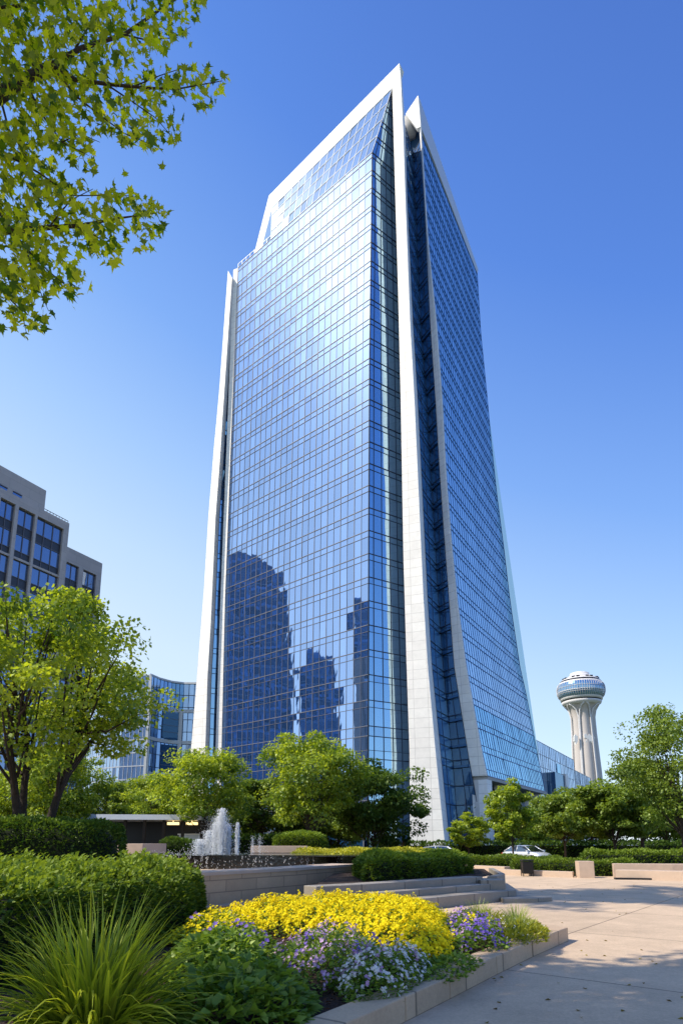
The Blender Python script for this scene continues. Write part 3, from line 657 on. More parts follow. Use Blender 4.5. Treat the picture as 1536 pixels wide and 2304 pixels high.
def make_tree(name, label, cat, loc, H, r, zb, tr, seed, lm, nclump=70, per=150, lsize=.2, group=None, forks=1, barkm='bark', tonebias=0.0, cr_=None, lean=(0, 0), cone=0.0):
    rg = np.random.default_rng(seed)
    t = thing(name, label, cat, loc, group)
    C = crown_points(H, r, zb, nclump, seed, lean=lean, cone=cone)
    mb = MB()
    # trunk(s)
    tops = []
    for f in range(forks):
        an = 2 * PI * f / max(1, forks) + seed; sp = 0 if forks == 1 else r * .28
        top = Vector((sp * math.cos(an) * 1.2 + rg.normal() * .1, sp * math.sin(an) * .8, zb + (H - zb) * .45))
        mid = Vector((sp * .45 * math.cos(an) + rg.normal() * .12, sp * .35 * math.sin(an), zb * .75))
        b0 = Vector((math.cos(an) * tr * .9 * (forks > 1), math.sin(an) * tr * .9 * (forks > 1), -.1))
        pts = [b0, b0 * .8 + Vector((0, 0, .35)), b0.lerp(mid, .55) + Vector((rg.normal() * .05, 0, 0)), mid, mid.lerp(top, .5) + Vector((rg.normal() * .12, rg.normal() * .12, 0)), top]
        k = 1 if forks == 1 else .75
        mb.tube(pts, [tr * 1.45 * k, tr * 1.05 * k, tr * .9 * k, tr * .75 * k, tr * .45 * k, tr * .15], 9)
        tops.append((mid, top))
    for i, c in enumerate(C):
        if i % 2 and nclump > 50: continue
        mid, top = min(tops, key=lambda m: (Vector(c) - m[1]).length); k = rg.uniform(.0, .8) if c[2] > mid.z else 0
        s = mid.lerp(top, k); e = Vector(c); m1 = s.lerp(e, .5) + Vector((0, 0, -.08 * (e - s).length + rg.normal() * .1))
        mb.tube([s, m1, e], [tr * .28 * (1 - k * .5), tr * .15, tr * .04], 5, cap=False)
    trunk = mb.build('trunk', M[barkm], t)
    # leaves
    rc = (cr_ or r * .24)
    P = []; Dn = []; T = []
    for c in C:
        n = int(per * rg.uniform(.6, 1.3)); q = rg.normal(size=(n, 3)); q = q / np.linalg.norm(q, axis=1, keepdims=True) * (rg.uniform(.25, 1, (n, 1)) ** .6)
        sc3 = np.array([1, 1, .62]) * rc * rg.uniform(.7, 1.35)
        tone = np.clip(rg.normal(.45 + rg.normal() * .16 + tonebias, .2, n) + q[:, 2] * .28, 0, 1)  # shade put into leaf tone: clump tops lighter, undersides darker
        P.append(c + q * sc3); Dn.append(q * .8 + rg.normal(size=(n, 3)) * .5 + np.array([0, 0, -.35])); T.append(tone)
    P = np.concatenate(P); D = norm(np.concatenate(Dn)); T = np.concatenate(T)
    Nn = norm(rg.normal(size=P.shape) * .7 + np.array([0, 0, 1.0]))
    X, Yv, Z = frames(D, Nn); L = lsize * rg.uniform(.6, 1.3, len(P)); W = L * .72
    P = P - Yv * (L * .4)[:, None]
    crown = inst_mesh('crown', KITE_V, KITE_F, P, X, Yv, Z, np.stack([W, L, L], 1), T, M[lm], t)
    return t
def copy_tree(src, loc, rz, s, label, group=None):
    c = src.copy(); COL.objects.link(c); c.location = loc; c.rotation_euler = (0, 0, rz); c.scale = s; c['label'] = label
    if group: c['group'] = group
    for ch in list(src.children):
        d = ch.copy(); COL.objects.link(d); d.parent = c
    return c
def inside(poly, x, y):
    n = len(poly); c = np.zeros(len(x), bool); j = n - 1
    for i in range(n):
        xi, yi = poly[i]; xj, yj = poly[j]
        c ^= ((yi > y) != (yj > y)) & (x < (xj - xi) * (y - yi) / (yj - yi + 1e-12) + xi); j = i
    return c
def edist(poly, x, y):
    d = np.full(len(x), 1e9); cx = np.zeros(len(x)); cy = np.zeros(len(x)); n = len(poly)
    for i in range(n):
        a = np.array(poly[i]); b = np.array(poly[(i + 1) % n]); ab = b - a; t = np.clip(((x - a[0]) * ab[0] + (y - a[1]) * ab[1]) / (ab @ ab), 0, 1)
        px = a[0] + ab[0] * t; py = a[1] + ab[1] * t; dd_ = np.hypot(x - px, y - py); m = dd_ < d; d[m] = dd_[m]; cx[m] = px[m]; cy[m] = py[m]
    return d, cx, cy
def hedge(name, label, cat, poly, z0, z1, leaf, n, lm, rnd=.35, group=None, seed=1, kind=None, tiplight=.35, wavy=.06, sprig=.0, lens=1.0):
    rg = np.random.default_rng(seed); xs = [p[0] for p in poly]; ys = [p[1] for p in poly]
    cx, cy = sum(xs) / len(xs), sum(ys) / len(ys); loc = (cx, cy, z0)
    t = thing(name, label, cat, loc, group)
    if kind: t['kind'] = kind
    def H(x, y):
        d, _, _ = edist(poly, x, y); k = np.clip(d / rnd, 0, 1); base = np.sqrt(1 - (1 - k) ** 2) * .45 + .55
        w = wavy * (np.sin(x * 2.3 + seed) + np.sin(y * 2.9 + 1.7 * seed) + .6 * np.sin(x * 6.1 + y * 5.3) + .4 * np.sin(x * 11 - y * 9))
        return (z1 - z0) * base + w
    # top samples
    area = .5 * abs(sum(poly[i][0] * poly[(i + 1) % len(poly)][1] - poly[(i + 1) % len(poly)][0] * poly[i][1] for i in range(len(poly))))
    per = sum(math.dist(poly[i], poly[(i + 1) % len(poly)]) for i in range(len(poly)))
    sa = per * (z1 - z0) * .8; nt = int(n * area / (area + sa)); ns = n - nt
    X0 = rg.uniform(min(xs), max(xs), nt * 4); Y0 = rg.uniform(min(ys), max(ys), nt * 4); m = inside(poly, X0, Y0); X0 = X0[m][:nt]; Y0 = Y0[m][:nt]
    h = H(X0, Y0); depth = rg.exponential(.05, len(X0)) * 1.2 - .03
    Pt = np.stack([X0, Y0, z0 + h - depth], 1); Dt = np.stack([rg.normal(size=len(X0)) * .6, rg.normal(size=len(X0)) * .6, np.full(len(X0), .8)], 1)
    d, ex, ey = edist(poly, X0, Y0); k = np.clip(1 - d / rnd, 0, 1); vx = ex - X0; vy = ey - Y0; l = np.hypot(vx, vy) + 1e-6
    Dt[:, 0] += vx / l * k * 1.2; Dt[:, 1] += vy / l * k * 1.2
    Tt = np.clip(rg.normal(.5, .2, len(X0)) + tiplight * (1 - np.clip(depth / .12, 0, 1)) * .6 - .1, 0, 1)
    # side samples
    segs = [(np.array(poly[i], float), np.array(poly[(i + 1) % len(poly)], float)) for i in range(len(poly))]; ln = np.array([np.linalg.norm(b - a) for a, b in segs])
    idx = rg.choice(len(segs), ns, p=ln / ln.sum()); tt = rg.uniform(0, 1, ns); A = np.array([s[0] for s in segs])[idx]; Bq = np.array([s[1] for s in segs])[idx]
    q = A + (Bq - A) * tt[:, None]; ctr = np.array([cx, cy]); e = (Bq - A); nrm = np.stack([e[:, 1], -e[:, 0]], 1); nrm /= np.linalg.norm(nrm, axis=1, keepdims=True)
    sgn = 1 if sum((poly[(i + 1) % len(poly)][0] - poly[i][0]) * (poly[(i + 1) % len(poly)][1] + poly[i][1]) for i in range(len(poly))) < 0 else -1
    nrm = nrm * sgn
    zz_ = rg.uniform(0, 1, ns) ** .9; bul = np.sin(zz_ * PI) * .05 + wavy * .7 * np.sin(q[:, 0] * 4 + q[:, 1] * 5 + zz_ * 4) - np.clip(zz_ - .75, 0, 1) * .4 * rnd + rg.exponential(.04, ns) * -1 + .03
    Ps = np.stack([q[:, 0] + nrm[:, 0] * bul, q[:, 1] + nrm[:, 1] * bul, z0 + zz_ * (z1 - z0) * .95], 1)
    Ds = np.stack([nrm[:, 0] + rg.normal(size=ns) * .5, nrm[:, 1] + rg.normal(size=ns) * .5, rg.normal(size=ns) * .4 + .35], 1)
    Ts = np.clip(rg.normal(.38, .2, ns), 0, 1)
    P = np.concatenate([Pt, Ps]); D = np.concatenate([Dt, Ds]); T = np.concatenate([Tt, Ts])
    if sprig > 0:   # upright young shoots
        m = int(sprig); X1 = rg.uniform(min(xs), max(xs), m * 4); Y1 = rg.uniform(min(ys), max(ys), m * 4); k = inside(poly, X1, Y1); X1 = X1[k][:m]; Y1 = Y1[k][:m]; h1 = H(X1, Y1)
        hs = rg.uniform(.06, .26, len(X1)); aa = rg.normal(size=(len(X1), 2)) * .25
        for k in range(9):
            f = (k + .5) / 9; th = k * 2.4; P = np.concatenate([P, np.stack([X1 + aa[:, 0] * hs * f, Y1 + aa[:, 1] * hs * f, z0 + h1 + hs * f], 1)])
            D = np.concatenate([D, np.stack([np.cos(th) + rg.normal(size=len(X1)) * .3, np.sin(th) + rg.normal(size=len(X1)) * .3, np.full(len(X1), .9)], 1)]); T = np.concatenate([T, np.clip(rg.normal(.85, .15, len(X1)), 0, 1)])
    P = P - np.array([[cx, cy, z0]]); Nn = norm(rg.normal(size=P.shape) * .6 + np.array([0, 0, 1.0])); Xv, Yv, Zv = frames(D + 1e-4, Nn); L = leaf * rg.uniform(.6, 1.35, len(P))
    inst_mesh('foliage', KITE_V, KITE_F, P, Xv, Yv, Zv, np.stack([L * .55, L * lens, L], 1), T, M[lm], t)
    # near-black solid core, the hedge's inner shade put into colour
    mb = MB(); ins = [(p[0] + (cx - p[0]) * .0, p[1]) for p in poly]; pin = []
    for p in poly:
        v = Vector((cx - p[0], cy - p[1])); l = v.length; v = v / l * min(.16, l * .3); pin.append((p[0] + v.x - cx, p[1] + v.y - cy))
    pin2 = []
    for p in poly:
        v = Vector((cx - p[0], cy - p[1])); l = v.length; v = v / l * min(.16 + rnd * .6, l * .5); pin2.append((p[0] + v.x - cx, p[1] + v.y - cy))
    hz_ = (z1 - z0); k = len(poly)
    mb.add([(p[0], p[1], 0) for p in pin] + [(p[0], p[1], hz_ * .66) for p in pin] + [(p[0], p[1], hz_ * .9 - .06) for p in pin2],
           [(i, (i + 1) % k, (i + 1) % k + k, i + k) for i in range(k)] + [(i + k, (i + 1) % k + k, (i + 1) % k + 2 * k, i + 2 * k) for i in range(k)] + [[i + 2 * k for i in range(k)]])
    mb.build('shade_core', M['core'], t)
    return t
# ------------------------------------------------------------------ raised fountain
WL, WR_ = gnd(450, 2040), gnd(803, 1998)
wallpts = [Vector((-9.5, 9.2, 0)), Vector((-6.2, 12.9, 0)), WL, WL.lerp(WR_, .5) + Vector((.18, -.12, 0)), WR_]
t = thing('fountain_retaining_wall', 'long curved buff stone retaining wall with flat coping in front of fountain', 'wall', (WL.x, WL.y, 0)); o0 = (WL.x, WL.y, 0)
mb = MB(); cp = MB(); mbk = MB(); tb = (-.85, .53)
for a, b in zip(wallpts[:-1], wallpts[1:]):
    d = (b - a).normalized(); n = Vector((-d.y, d.x, 0))
    mb.add([a, b, b + n * .5, a + n * .5, a + Vector((0, 0, .80)), b + Vector((0, 0, .80)), b + n * .5 + Vector((0, 0, .80)), a + n * .5 + Vector((0, 0, .80))], [(0, 1, 5, 4), (1, 2, 6, 5), (2, 3, 7, 6), (4, 5, 6, 7)])
    a2, b2 = a - n * .03, b - n * .03
    cp.add([p + Vector((0, 0, z)) for z in (.80, .89) for p in (a2, b2, b + n * 1.1, a + n * 1.1)], [(0, 1, 5, 4), (1, 2, 6, 5), (2, 3, 7, 6), (3, 0, 4, 7), (4, 5, 6, 7), (3, 2, 1, 0)])
mb.build('stone_wall', M['wall'], t, o0); cp.build('coping', M['coping'], t, o0)
# terrace between wall and basin
mb = MB(); mb.add([(-9.5, 9.9, .62), (-6.5, 13.4, .62), (WL.x - .4, WL.y + .4, .62), (WR_.x - .4, WR_.y, .62), (1.5, 34, .62), (-13, 34, .62)], [range(6)]); o = mb.build('fountain_terrace', M['plaza']); o['kind'] = 'structure'
FC = Vector((-4.6, 30.0, 0)); fz = 1.16
def bas(th, r=1.0):
    c, s_ = math.cos(th), math.sin(th); ex = .75
    return Vector((FC.x + 5.6 * r * math.copysign(abs(c) ** ex, c), FC.y + 3.8 * r * math.copysign(abs(s_) ** .8, s_), 0))
ft = thing('fountain', 'black granite overflow basin with white water jets behind the stone wall', 'fountain', FC)
mb = MB(); n = 64; o0 = FC
for k in range(n):
    a, b = 2 * PI * k / n, 2 * PI * (k + 1) / n
    A1, B1, A2, B2 = bas(a), bas(b), bas(a, .94), bas(b, .94)
    mb.quad((A1.x, A1.y, .3), (B1.x, B1.y, .3), (B1.x, B1.y, fz), (A1.x, A1.y, fz)); mb.quad((A1.x, A1.y, fz), (B1.x, B1.y, fz), (B2.x, B2.y, fz), (A2.x, A2.y, fz))
mb.build('basin', M['granite'], ft, o0)
m, nt, out = newmat('fountain_water'); p = N(nt, 'ShaderNodeBsdfPrincipled', Roughness=.08); p.inputs['Base Color'].default_value = (.05, .08, .09, 1)
nz = N(nt, 'ShaderNodeTexNoise', Scale=6.0, Detail=4.0); bp = N(nt, 'ShaderNodeBump', Strength=.6, Distance=.05); nt.links.new(nz.outputs['Fac'], bp.inputs['Height']); nt.links.new(bp.outputs['Normal'], p.inputs['Normal']); nt.links.new(p.outputs[0], out.inputs[0]); M['water'] = m
mb = MB(); mb.add([tuple(bas(2 * PI * k / n, .945) + Vector((0, 0, fz - .02))) for k in range(n)], [range(n)]); mb.build('water_surface', M['water'], ft, o0)
# metal lip running to the right
mb = MB(); a = bas(0) + Vector((-1.2, -3.0, 0)); 
mb.add([(-5.5, 26.05, fz - .02), (1.15, 26.6, fz - .06), (1.2, 27.4, fz - .06), (-5.5, 26.4, fz - .02), (-5.5, 26.05, fz + .03), (1.15, 26.6, fz - .01), (1.2, 27.4, fz - .01), (-5.5, 26.4, fz + .03)], [(0, 1, 5, 4), (1, 2, 6, 5), (2, 3, 7, 6), (4, 5, 6, 7), (3, 0, 4, 7)])
mb.add([(.0, 26.6, .3), (1.0, 26.75, .3), (1.0, 27.2, .3), (0, 27.2, .3), (0, 26.6, fz - .06), (1.0, 26.75, fz - .07), (1.0, 27.2, fz - .07), (0, 27.2, fz - .06)], [(0, 1, 5, 4), (1, 2, 6, 5), (2, 3, 7, 6)])
mb.build('basin_lip', M['granite'], ft, o0)
m, nt, out = newmat('white_water'); d_ = N(nt, 'ShaderNodeBsdfDiffuse'); d_.inputs[0].default_value = (.95, .97, 1, 1); tr_ = N(nt, 'ShaderNodeBsdfTranslucent'); tr_.inputs[0].default_value = (.95, .97, 1, 1)
x_ = N(nt, 'ShaderNodeMixShader'); x_.inputs[0].default_value = .5; nt.links.new(d_.outputs[0], x_.inputs[1]); nt.links.new(tr_.outputs[0], x_.inputs[2]); nt.links.new(x_.outputs[0], out.inputs[0]); M['spray'] = m
OCT_V = [(1, 0, 0), (-1, 0, 0), (0, 1, 0), (0, -1, 0), (0, 0, 1), (0, 0, -1)]; OCT_F = [(0, 2, 4), (2, 1, 4), (1, 3, 4), (3, 0, 4), (2, 0, 5), (1, 2, 5), (3, 1, 5), (0, 3, 5)]
def drops(name, P, s, parent, stretch=1.0):
    n_ = len(P); X = np.tile([1., 0, 0], (n_, 1)); Y = np.tile([0, 1., 0], (n_, 1)); Z = np.tile([0, 0, 1.], (n_, 1)); S = np.stack([s, s, s * stretch], 1)
    return inst_mesh(name, OCT_V, OCT_F, P, X, Y, Z, S, np.ones(n_), M['spray'], parent)
def jet(cx, cy, h, spread, n_, wide=.5, size=.014):
    v0 = math.sqrt(2 * 9.8 * h); v = v0 * np.clip(1 - np.abs(rng.normal(size=n_)) * .22, .2, 1); a = rng.uniform(0, 2 * PI, n_); lat = np.abs(rng.normal(size=n_)) * spread
    T = 2 * v / 9.8; tt = T * rng.uniform(0, 1, n_); z = v * tt - 4.9 * tt ** 2
    return np.stack([cx + np.cos(a) * lat * tt + rng.normal(size=n_) * .03, cy + np.sin(a) * lat * tt, z + fz], 1)
for (u, top, n_, sp_) in ((497, 1818, 11000, .20), (533, 1850, 3000, .07), (468, 1868, 4200, .30), (512, 1852, 3000, .22), (448, 1888, 3600, .42), (482, 1850, 3000, .2)):
    jp = at(u, 1915, 29.2 + random.uniform(-.5, .5)); ht = at(u, top, jp.y).z - fz
    P = jet(jp.x - FC.x, jp.y - FC.y, ht, sp_, n_)
    drops('water_jet', P, rng.uniform(.003, .013, len(P)), ft, 2.4)
jp = at(492, 1915, 29.2); P = jet(jp.x - FC.x, jp.y - FC.y, 1.75, .42, 26000); drops('water_mist', P, rng.uniform(.002, .0065, len(P)), ft, 2.0)
# solid cores of the jets
for (u, top, r0) in ((496, 1832, .09), (533, 1856, .05), (514, 1864, .06)):
    jp = at(u, 1915, 29.2); ht = at(u, top, 29.2).z - fz
    n_ = 1800; zf = rng.uniform(0, 1, n_) ** 1.2; P = np.stack([jp.x - FC.x + rng.normal(size=n_) * r0 * (.35 + .9 * zf * (1 - zf)), jp.y - FC.y + rng.normal(size=n_) * r0, fz + zf * ht], 1)
    drops('water_core', P, rng.uniform(.012, .03, n_), ft, 2.6)
# small far jets
P = np.concatenate([jet(at(u, 1915, 33).x - FC.x, 3.0, .9, .3, 260) for u in (568, 584)]); P = np.concatenate([P, np.stack([rng.uniform(.4, 1.6, 30), rng.normal(size=30) * .1 + 3, fz + np.abs(rng.normal(size=30)) * .2], 1)]); Pback = P
# water sheeting over the front of the basin
n_ = 5200; th = -PI / 2 + rng.normal(size=n_) * .75; th = np.clip(th, -PI, 0); Bp = np.array([bas(a, 1.004) for a in th]); cl = np.sin(Bp[:, 0] * 3.1) * .5 + np.sin(Bp[:, 0] * 7.7) * .3 + np.exp(-((Bp[:, 0] + 5.5) / 2) ** 2) * 1.2
keep = rng.uniform(-.6, 2.2, n_) < cl; Bp = Bp[keep]; zf = rng.uniform(0, 1, len(Bp)); k = (np.sin(Bp[:, 0] * 26) + rng.normal(size=len(Bp)) * .5) > 0
Bp = Bp[k]; zf = zf[k]; P = np.stack([Bp[:, 0] - FC.x + rng.normal(size=len(Bp)) * .015, Bp[:, 1] - FC.y - .02 - zf * .08, fz - zf * .8], 1); drops('falling_water', P, rng.uniform(.004, .011, len(P)), ft, 4.0)
P = np.stack([rng.normal(size=500) * 1.0 - 1.4, -3.6 + rng.normal(size=500) * .3, fz + np.abs(rng.normal(size=500)) * .12], 1); P = np.concatenate([P, Pback]); drops('splash', P, rng.uniform(.006, .014, len(P)), ft)

# stone plinths by the fountain
def block(name, label, cat, pts, z0, z1, m, group=None, cap=None):
    cx = sum(p[0] for p in pts) / len(pts); cy = sum(p[1] for p in pts) / len(pts)
    mb = MB(); mb.prism(pts, z0, z1); o = mb.build(name, m, None, (cx, cy, z0)); tag(o, label, cat, group)
    bv = o.modifiers.new('bevel', 'BEVEL'); bv.width = .015; bv.segments = 2; bv.limit_method = 'ANGLE'; return o
a = at(300, 1920, 36).x; b = at(333, 1920, 36).x; c = at(369, 1918, 38).x
block('stone_plinth', 'pale buff stone plinth left of the fountain jets', 'plinth', [(a - 1, 35), (b, 35), (c, 38.5), (a - 1, 38.5)], 0, 1.62, M['coping'])
a = at(558, 1915, 34); b = at(625, 1915, 34)
block('low_stone_block', 'low pale stone block right of the fountain jets', 'plinth', [(a.x, 35), (b.x + 1.5, 35), (b.x + 1.5, 36), (a.x, 36)], 0, 1.5, M['coping'])

# ------------------------------------------------------------------ stepped planter on the right of the wall
def offs(pts, d):
    out = []
    for i, p in enumerate(pts):
        a = Vector(pts[max(i - 1, 0)]); b = Vector(pts[min(i + 1, len(pts) - 1)]); t_ = (b - a).normalized(); out.append((p[0] + t_.y * d, p[1] - t_.x * d))
    return out
base = [(-.6, 15.4), (.6, 16.3), (1.7, 17.35), (2.7, 18.3), (3.6, 19.15), (4.35, 19.8)]
st = thing('curved_steps', 'three curved grey stone steps below the planter hedge', 'steps', (2, 18, 0)); so_ = (2, 18, 0)
for i, (d, z, k0, ex) in enumerate(((.0, .66, 0, 0), (.42, .47, 1, .0), (.95, .30, 1, .35))):
    f = offs(base, d)[k0:]; b_ = base[k0:]
    if ex: e = Vector(f[-1]) - Vector(f[-2]); e.normalize(); f = f[:-1] + [tuple(Vector(f[-1]) + e * ex)]
    bk_ = offs(base, d - .55)[k0:][::-1]
    mb = MB(); mb.prism(f + bk_, 0, z); o = mb.build('step', M['step'], st, so_)
    bv = o.modifiers.new('bevel', 'BEVEL'); bv.width = .02; bv.segments = 2; bv.limit_method = 'ANGLE'
block('end_block', 'square grey stone block closing the curved steps', 'block', [(4.2, 19.35), (4.95, 19.45), (5.0, 20.6), (4.2, 20.6)], 0, .58, M['step'])
block('low_stone_slab', 'low flat grey stone slab beside the end of the steps', 'slab', [(4.6, 18.35), (5.6, 18.5), (6.15, 18.9), (6.1, 19.2), (5.0, 19.9), (5.02, 19.4), (4.6, 19.3)], 0, .13, M['step'])
mb = MB(); mb.add([(p[0], p[1], .60) for p in offs(base, -.3)] + [(5.2, 22, .60), (6, 27, .6), (3, 30, .60), (.2, 30, .60), (-.2, 24, .6)], [range(11)]); o = mb.build('planter_soil', M['soil']); o['kind'] = 'structure'
mb = MB(); mb.prism([(4.6, 20.3), (5.4, 22), (6.2, 27), (6.4, 27), (5.6, 22), (4.9, 20.3)], 0, .64); o = tag(mb.build('planter_edge', M['step'], None, (5, 24, 0)), 'grey stone edging along the right side of the yellow hedge planter', 'kerb')

# ------------------------------------------------------------------ flower bed kerb
kb = [Vector((-2.2, 1.9, 0)), gnd(913, 2302) + (gnd(913, 2302) - gnd(1013, 2250)) * 1.4, gnd(913, 2302), gnd(1013, 2250), gnd(1118, 2195), gnd(1198, 2155), gnd(1278, 2119)]
kz_ = .24
kt = thing('flower_bed_kerb', 'low tan concrete kerb curving around the flower bed', 'kerb', tuple(gnd(1013, 2250))); ko = tuple(gnd(1013, 2250))
L_ = [(p.x, p.y) for p in kb]; inn_ = offs(L_, -.34)
seg = 0
for i in range(len(L_) - 1):
    A, B = Vector(L_[i]), Vector(L_[i + 1]); Ai, Bi = Vector(inn_[i]), Vector(inn_[i + 1]); ns = max(1, round((B - A).length / 1.25))
    for k in range(ns):
        a, b, ai, bi = A.lerp(B, k / ns), A.lerp(B, (k + 1) / ns), Ai.lerp(Bi, k / ns), Ai.lerp(Bi, (k + 1) / ns); e = (b - a).normalized() * .006
        a, ai, b, bi = a + e, ai + e, b - e, bi - e
        mb = MB(); mb.prism([tuple(a), tuple(b), tuple(bi), tuple(ai)], 0, kz_); o = mb.build('kerb_stone', M['kerb'], kt, ko)
        bv = o.modifiers.new('bevel', 'BEVEL'); bv.width = .012; bv.segments = 2; bv.limit_method = 'ANGLE'
# back leg of the kerb
ce = Vector(L_[-1]); ci = Vector(inn_[-1])
bl = [(ci.x, ci.y), (ce.x, ce.y), (ce.x - .35, ce.y + .5), (1.2, 15.3), (-.5, 15.4), (-.4, 15.1), (1.0, 15.0), (ci.x - .2, ci.y + .35)]
mb = MB(); mb.prism(bl, 0, kz_ - .003); o = mb.build('kerb_return', M['kerb'], kt, ko)
bed = [(p[0], p[1]) for p in inn_] + [(ci.x - .2, ci.y + .35), (1.0, 15.0), (-.4, 15.2), (-4.3, 15.8), (-10, 9), (-10, 2)]
# mulch surface with relief
gx = np.arange(-10, 4.2, .16); gy = np.arange(1.9, 16, .16); mb = MB(); XX, YY = np.meshgrid(gx, gy); zz_ = .19 + .025 * np.sin(XX * 5 + YY * 3) + rng.normal(size=XX.shape) * .012
mask = inside(bed, XX.ravel(), YY.ravel()).reshape(XX.shape); W_ = len(gx)
d_, _, _ = edist(bed, XX.ravel(), YY.ravel()); zz_ = zz_ - np.clip(.12 - d_.reshape(XX.shape), 0, .1) * .3
mb.v = [(a, b, c) for a, b, c in zip(XX.ravel(), YY.ravel(), zz_.ravel())]
for j in range(len(gy) - 1):
    for i in range(W_ - 1):
        if mask[j, i] or mask[j + 1, i + 1] or mask[j + 1, i] or mask[j, i + 1]:
            mb.f.append([j * W_ + i, j * W_ + i + 1, (j + 1) * W_ + i + 1, (j + 1) * W_ + i]); mb.m.append(0); mb.sm.append(True)
# keep mulch inside the kerb
lim = inn_
mb.v = [v if inside(bed, np.array([v[0]]), np.array([v[1]]))[0] else (v[0], v[1], .05) for v in mb.v]
o = mb.build('bed_soil', M['soil']); o['kind'] = 'structure'
# bark chips
n_ = 9000; X0 = rng.uniform(-3, 3.8, n_); Y0 = rng.uniform(3, 15, n_); k = inside(bed, X0, Y0); X0 = X0[k]; Y0 = Y0[k]; n_ = len(X0)
P = np.stack([X0, Y0, .205 + rng.uniform(0, .03, n_)], 1); D = norm(np.stack([rng.normal(size=n_), rng.normal(size=n_), rng.normal(size=n_) * .3], 1)); X, Yv, Z = frames(D, norm(rng.normal(size=(n_, 3)) * .4 + [0, 0, 1.]))
M['chip'] = leafmat('bark_chip', (.02, .010, .006), (.13, .065, .035), 0, 0)
o = inst_mesh('bark_chips', KITE_V, KITE_F, P, X, Yv, Z, np.stack([rng.uniform(.015, .03, n_), rng.uniform(.03, .07, n_), np.full(n_, .05)], 1), rng.uniform(0, 1, n_), M['chip']); tag(o, 'dark brown bark chips scattered over the flower bed soil', 'mulch', kind='stuff')

# ------------------------------------------------------------------ hedges
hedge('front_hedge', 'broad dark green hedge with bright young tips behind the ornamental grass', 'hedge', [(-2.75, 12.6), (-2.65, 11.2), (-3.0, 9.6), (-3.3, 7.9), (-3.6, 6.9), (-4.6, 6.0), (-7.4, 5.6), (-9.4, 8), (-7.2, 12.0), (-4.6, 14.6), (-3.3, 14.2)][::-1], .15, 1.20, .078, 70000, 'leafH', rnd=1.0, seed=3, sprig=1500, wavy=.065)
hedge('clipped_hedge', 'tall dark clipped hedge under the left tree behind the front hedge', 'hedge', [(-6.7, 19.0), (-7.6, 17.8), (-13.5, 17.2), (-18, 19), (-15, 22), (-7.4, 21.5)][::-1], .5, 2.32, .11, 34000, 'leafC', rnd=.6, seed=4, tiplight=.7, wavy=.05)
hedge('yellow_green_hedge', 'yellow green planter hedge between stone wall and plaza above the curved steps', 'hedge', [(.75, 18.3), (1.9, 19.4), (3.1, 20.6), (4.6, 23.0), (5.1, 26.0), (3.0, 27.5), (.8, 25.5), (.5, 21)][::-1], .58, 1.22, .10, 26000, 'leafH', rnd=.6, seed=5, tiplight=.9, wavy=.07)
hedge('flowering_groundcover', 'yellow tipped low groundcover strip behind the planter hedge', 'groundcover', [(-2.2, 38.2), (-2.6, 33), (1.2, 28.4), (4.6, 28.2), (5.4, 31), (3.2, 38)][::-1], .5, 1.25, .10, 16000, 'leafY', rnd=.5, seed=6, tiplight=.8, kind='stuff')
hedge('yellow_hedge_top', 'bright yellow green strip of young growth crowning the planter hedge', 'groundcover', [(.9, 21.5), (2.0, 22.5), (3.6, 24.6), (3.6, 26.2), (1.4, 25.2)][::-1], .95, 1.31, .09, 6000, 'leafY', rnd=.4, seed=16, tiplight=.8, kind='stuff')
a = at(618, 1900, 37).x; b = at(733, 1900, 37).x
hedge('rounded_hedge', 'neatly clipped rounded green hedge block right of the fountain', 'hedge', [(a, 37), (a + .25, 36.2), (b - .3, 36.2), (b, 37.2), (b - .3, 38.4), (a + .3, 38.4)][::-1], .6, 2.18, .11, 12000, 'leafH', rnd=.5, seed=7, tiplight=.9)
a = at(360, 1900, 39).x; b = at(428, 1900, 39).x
hedge('small_hedge', 'small dark clipped hedge beside the pale stone plinth', 'hedge', [(a, 39), (b, 39), (b, 41), (a, 41)], .4, 1.9, .13, 5000, 'leafC', rnd=.5, seed=8, tiplight=.6)

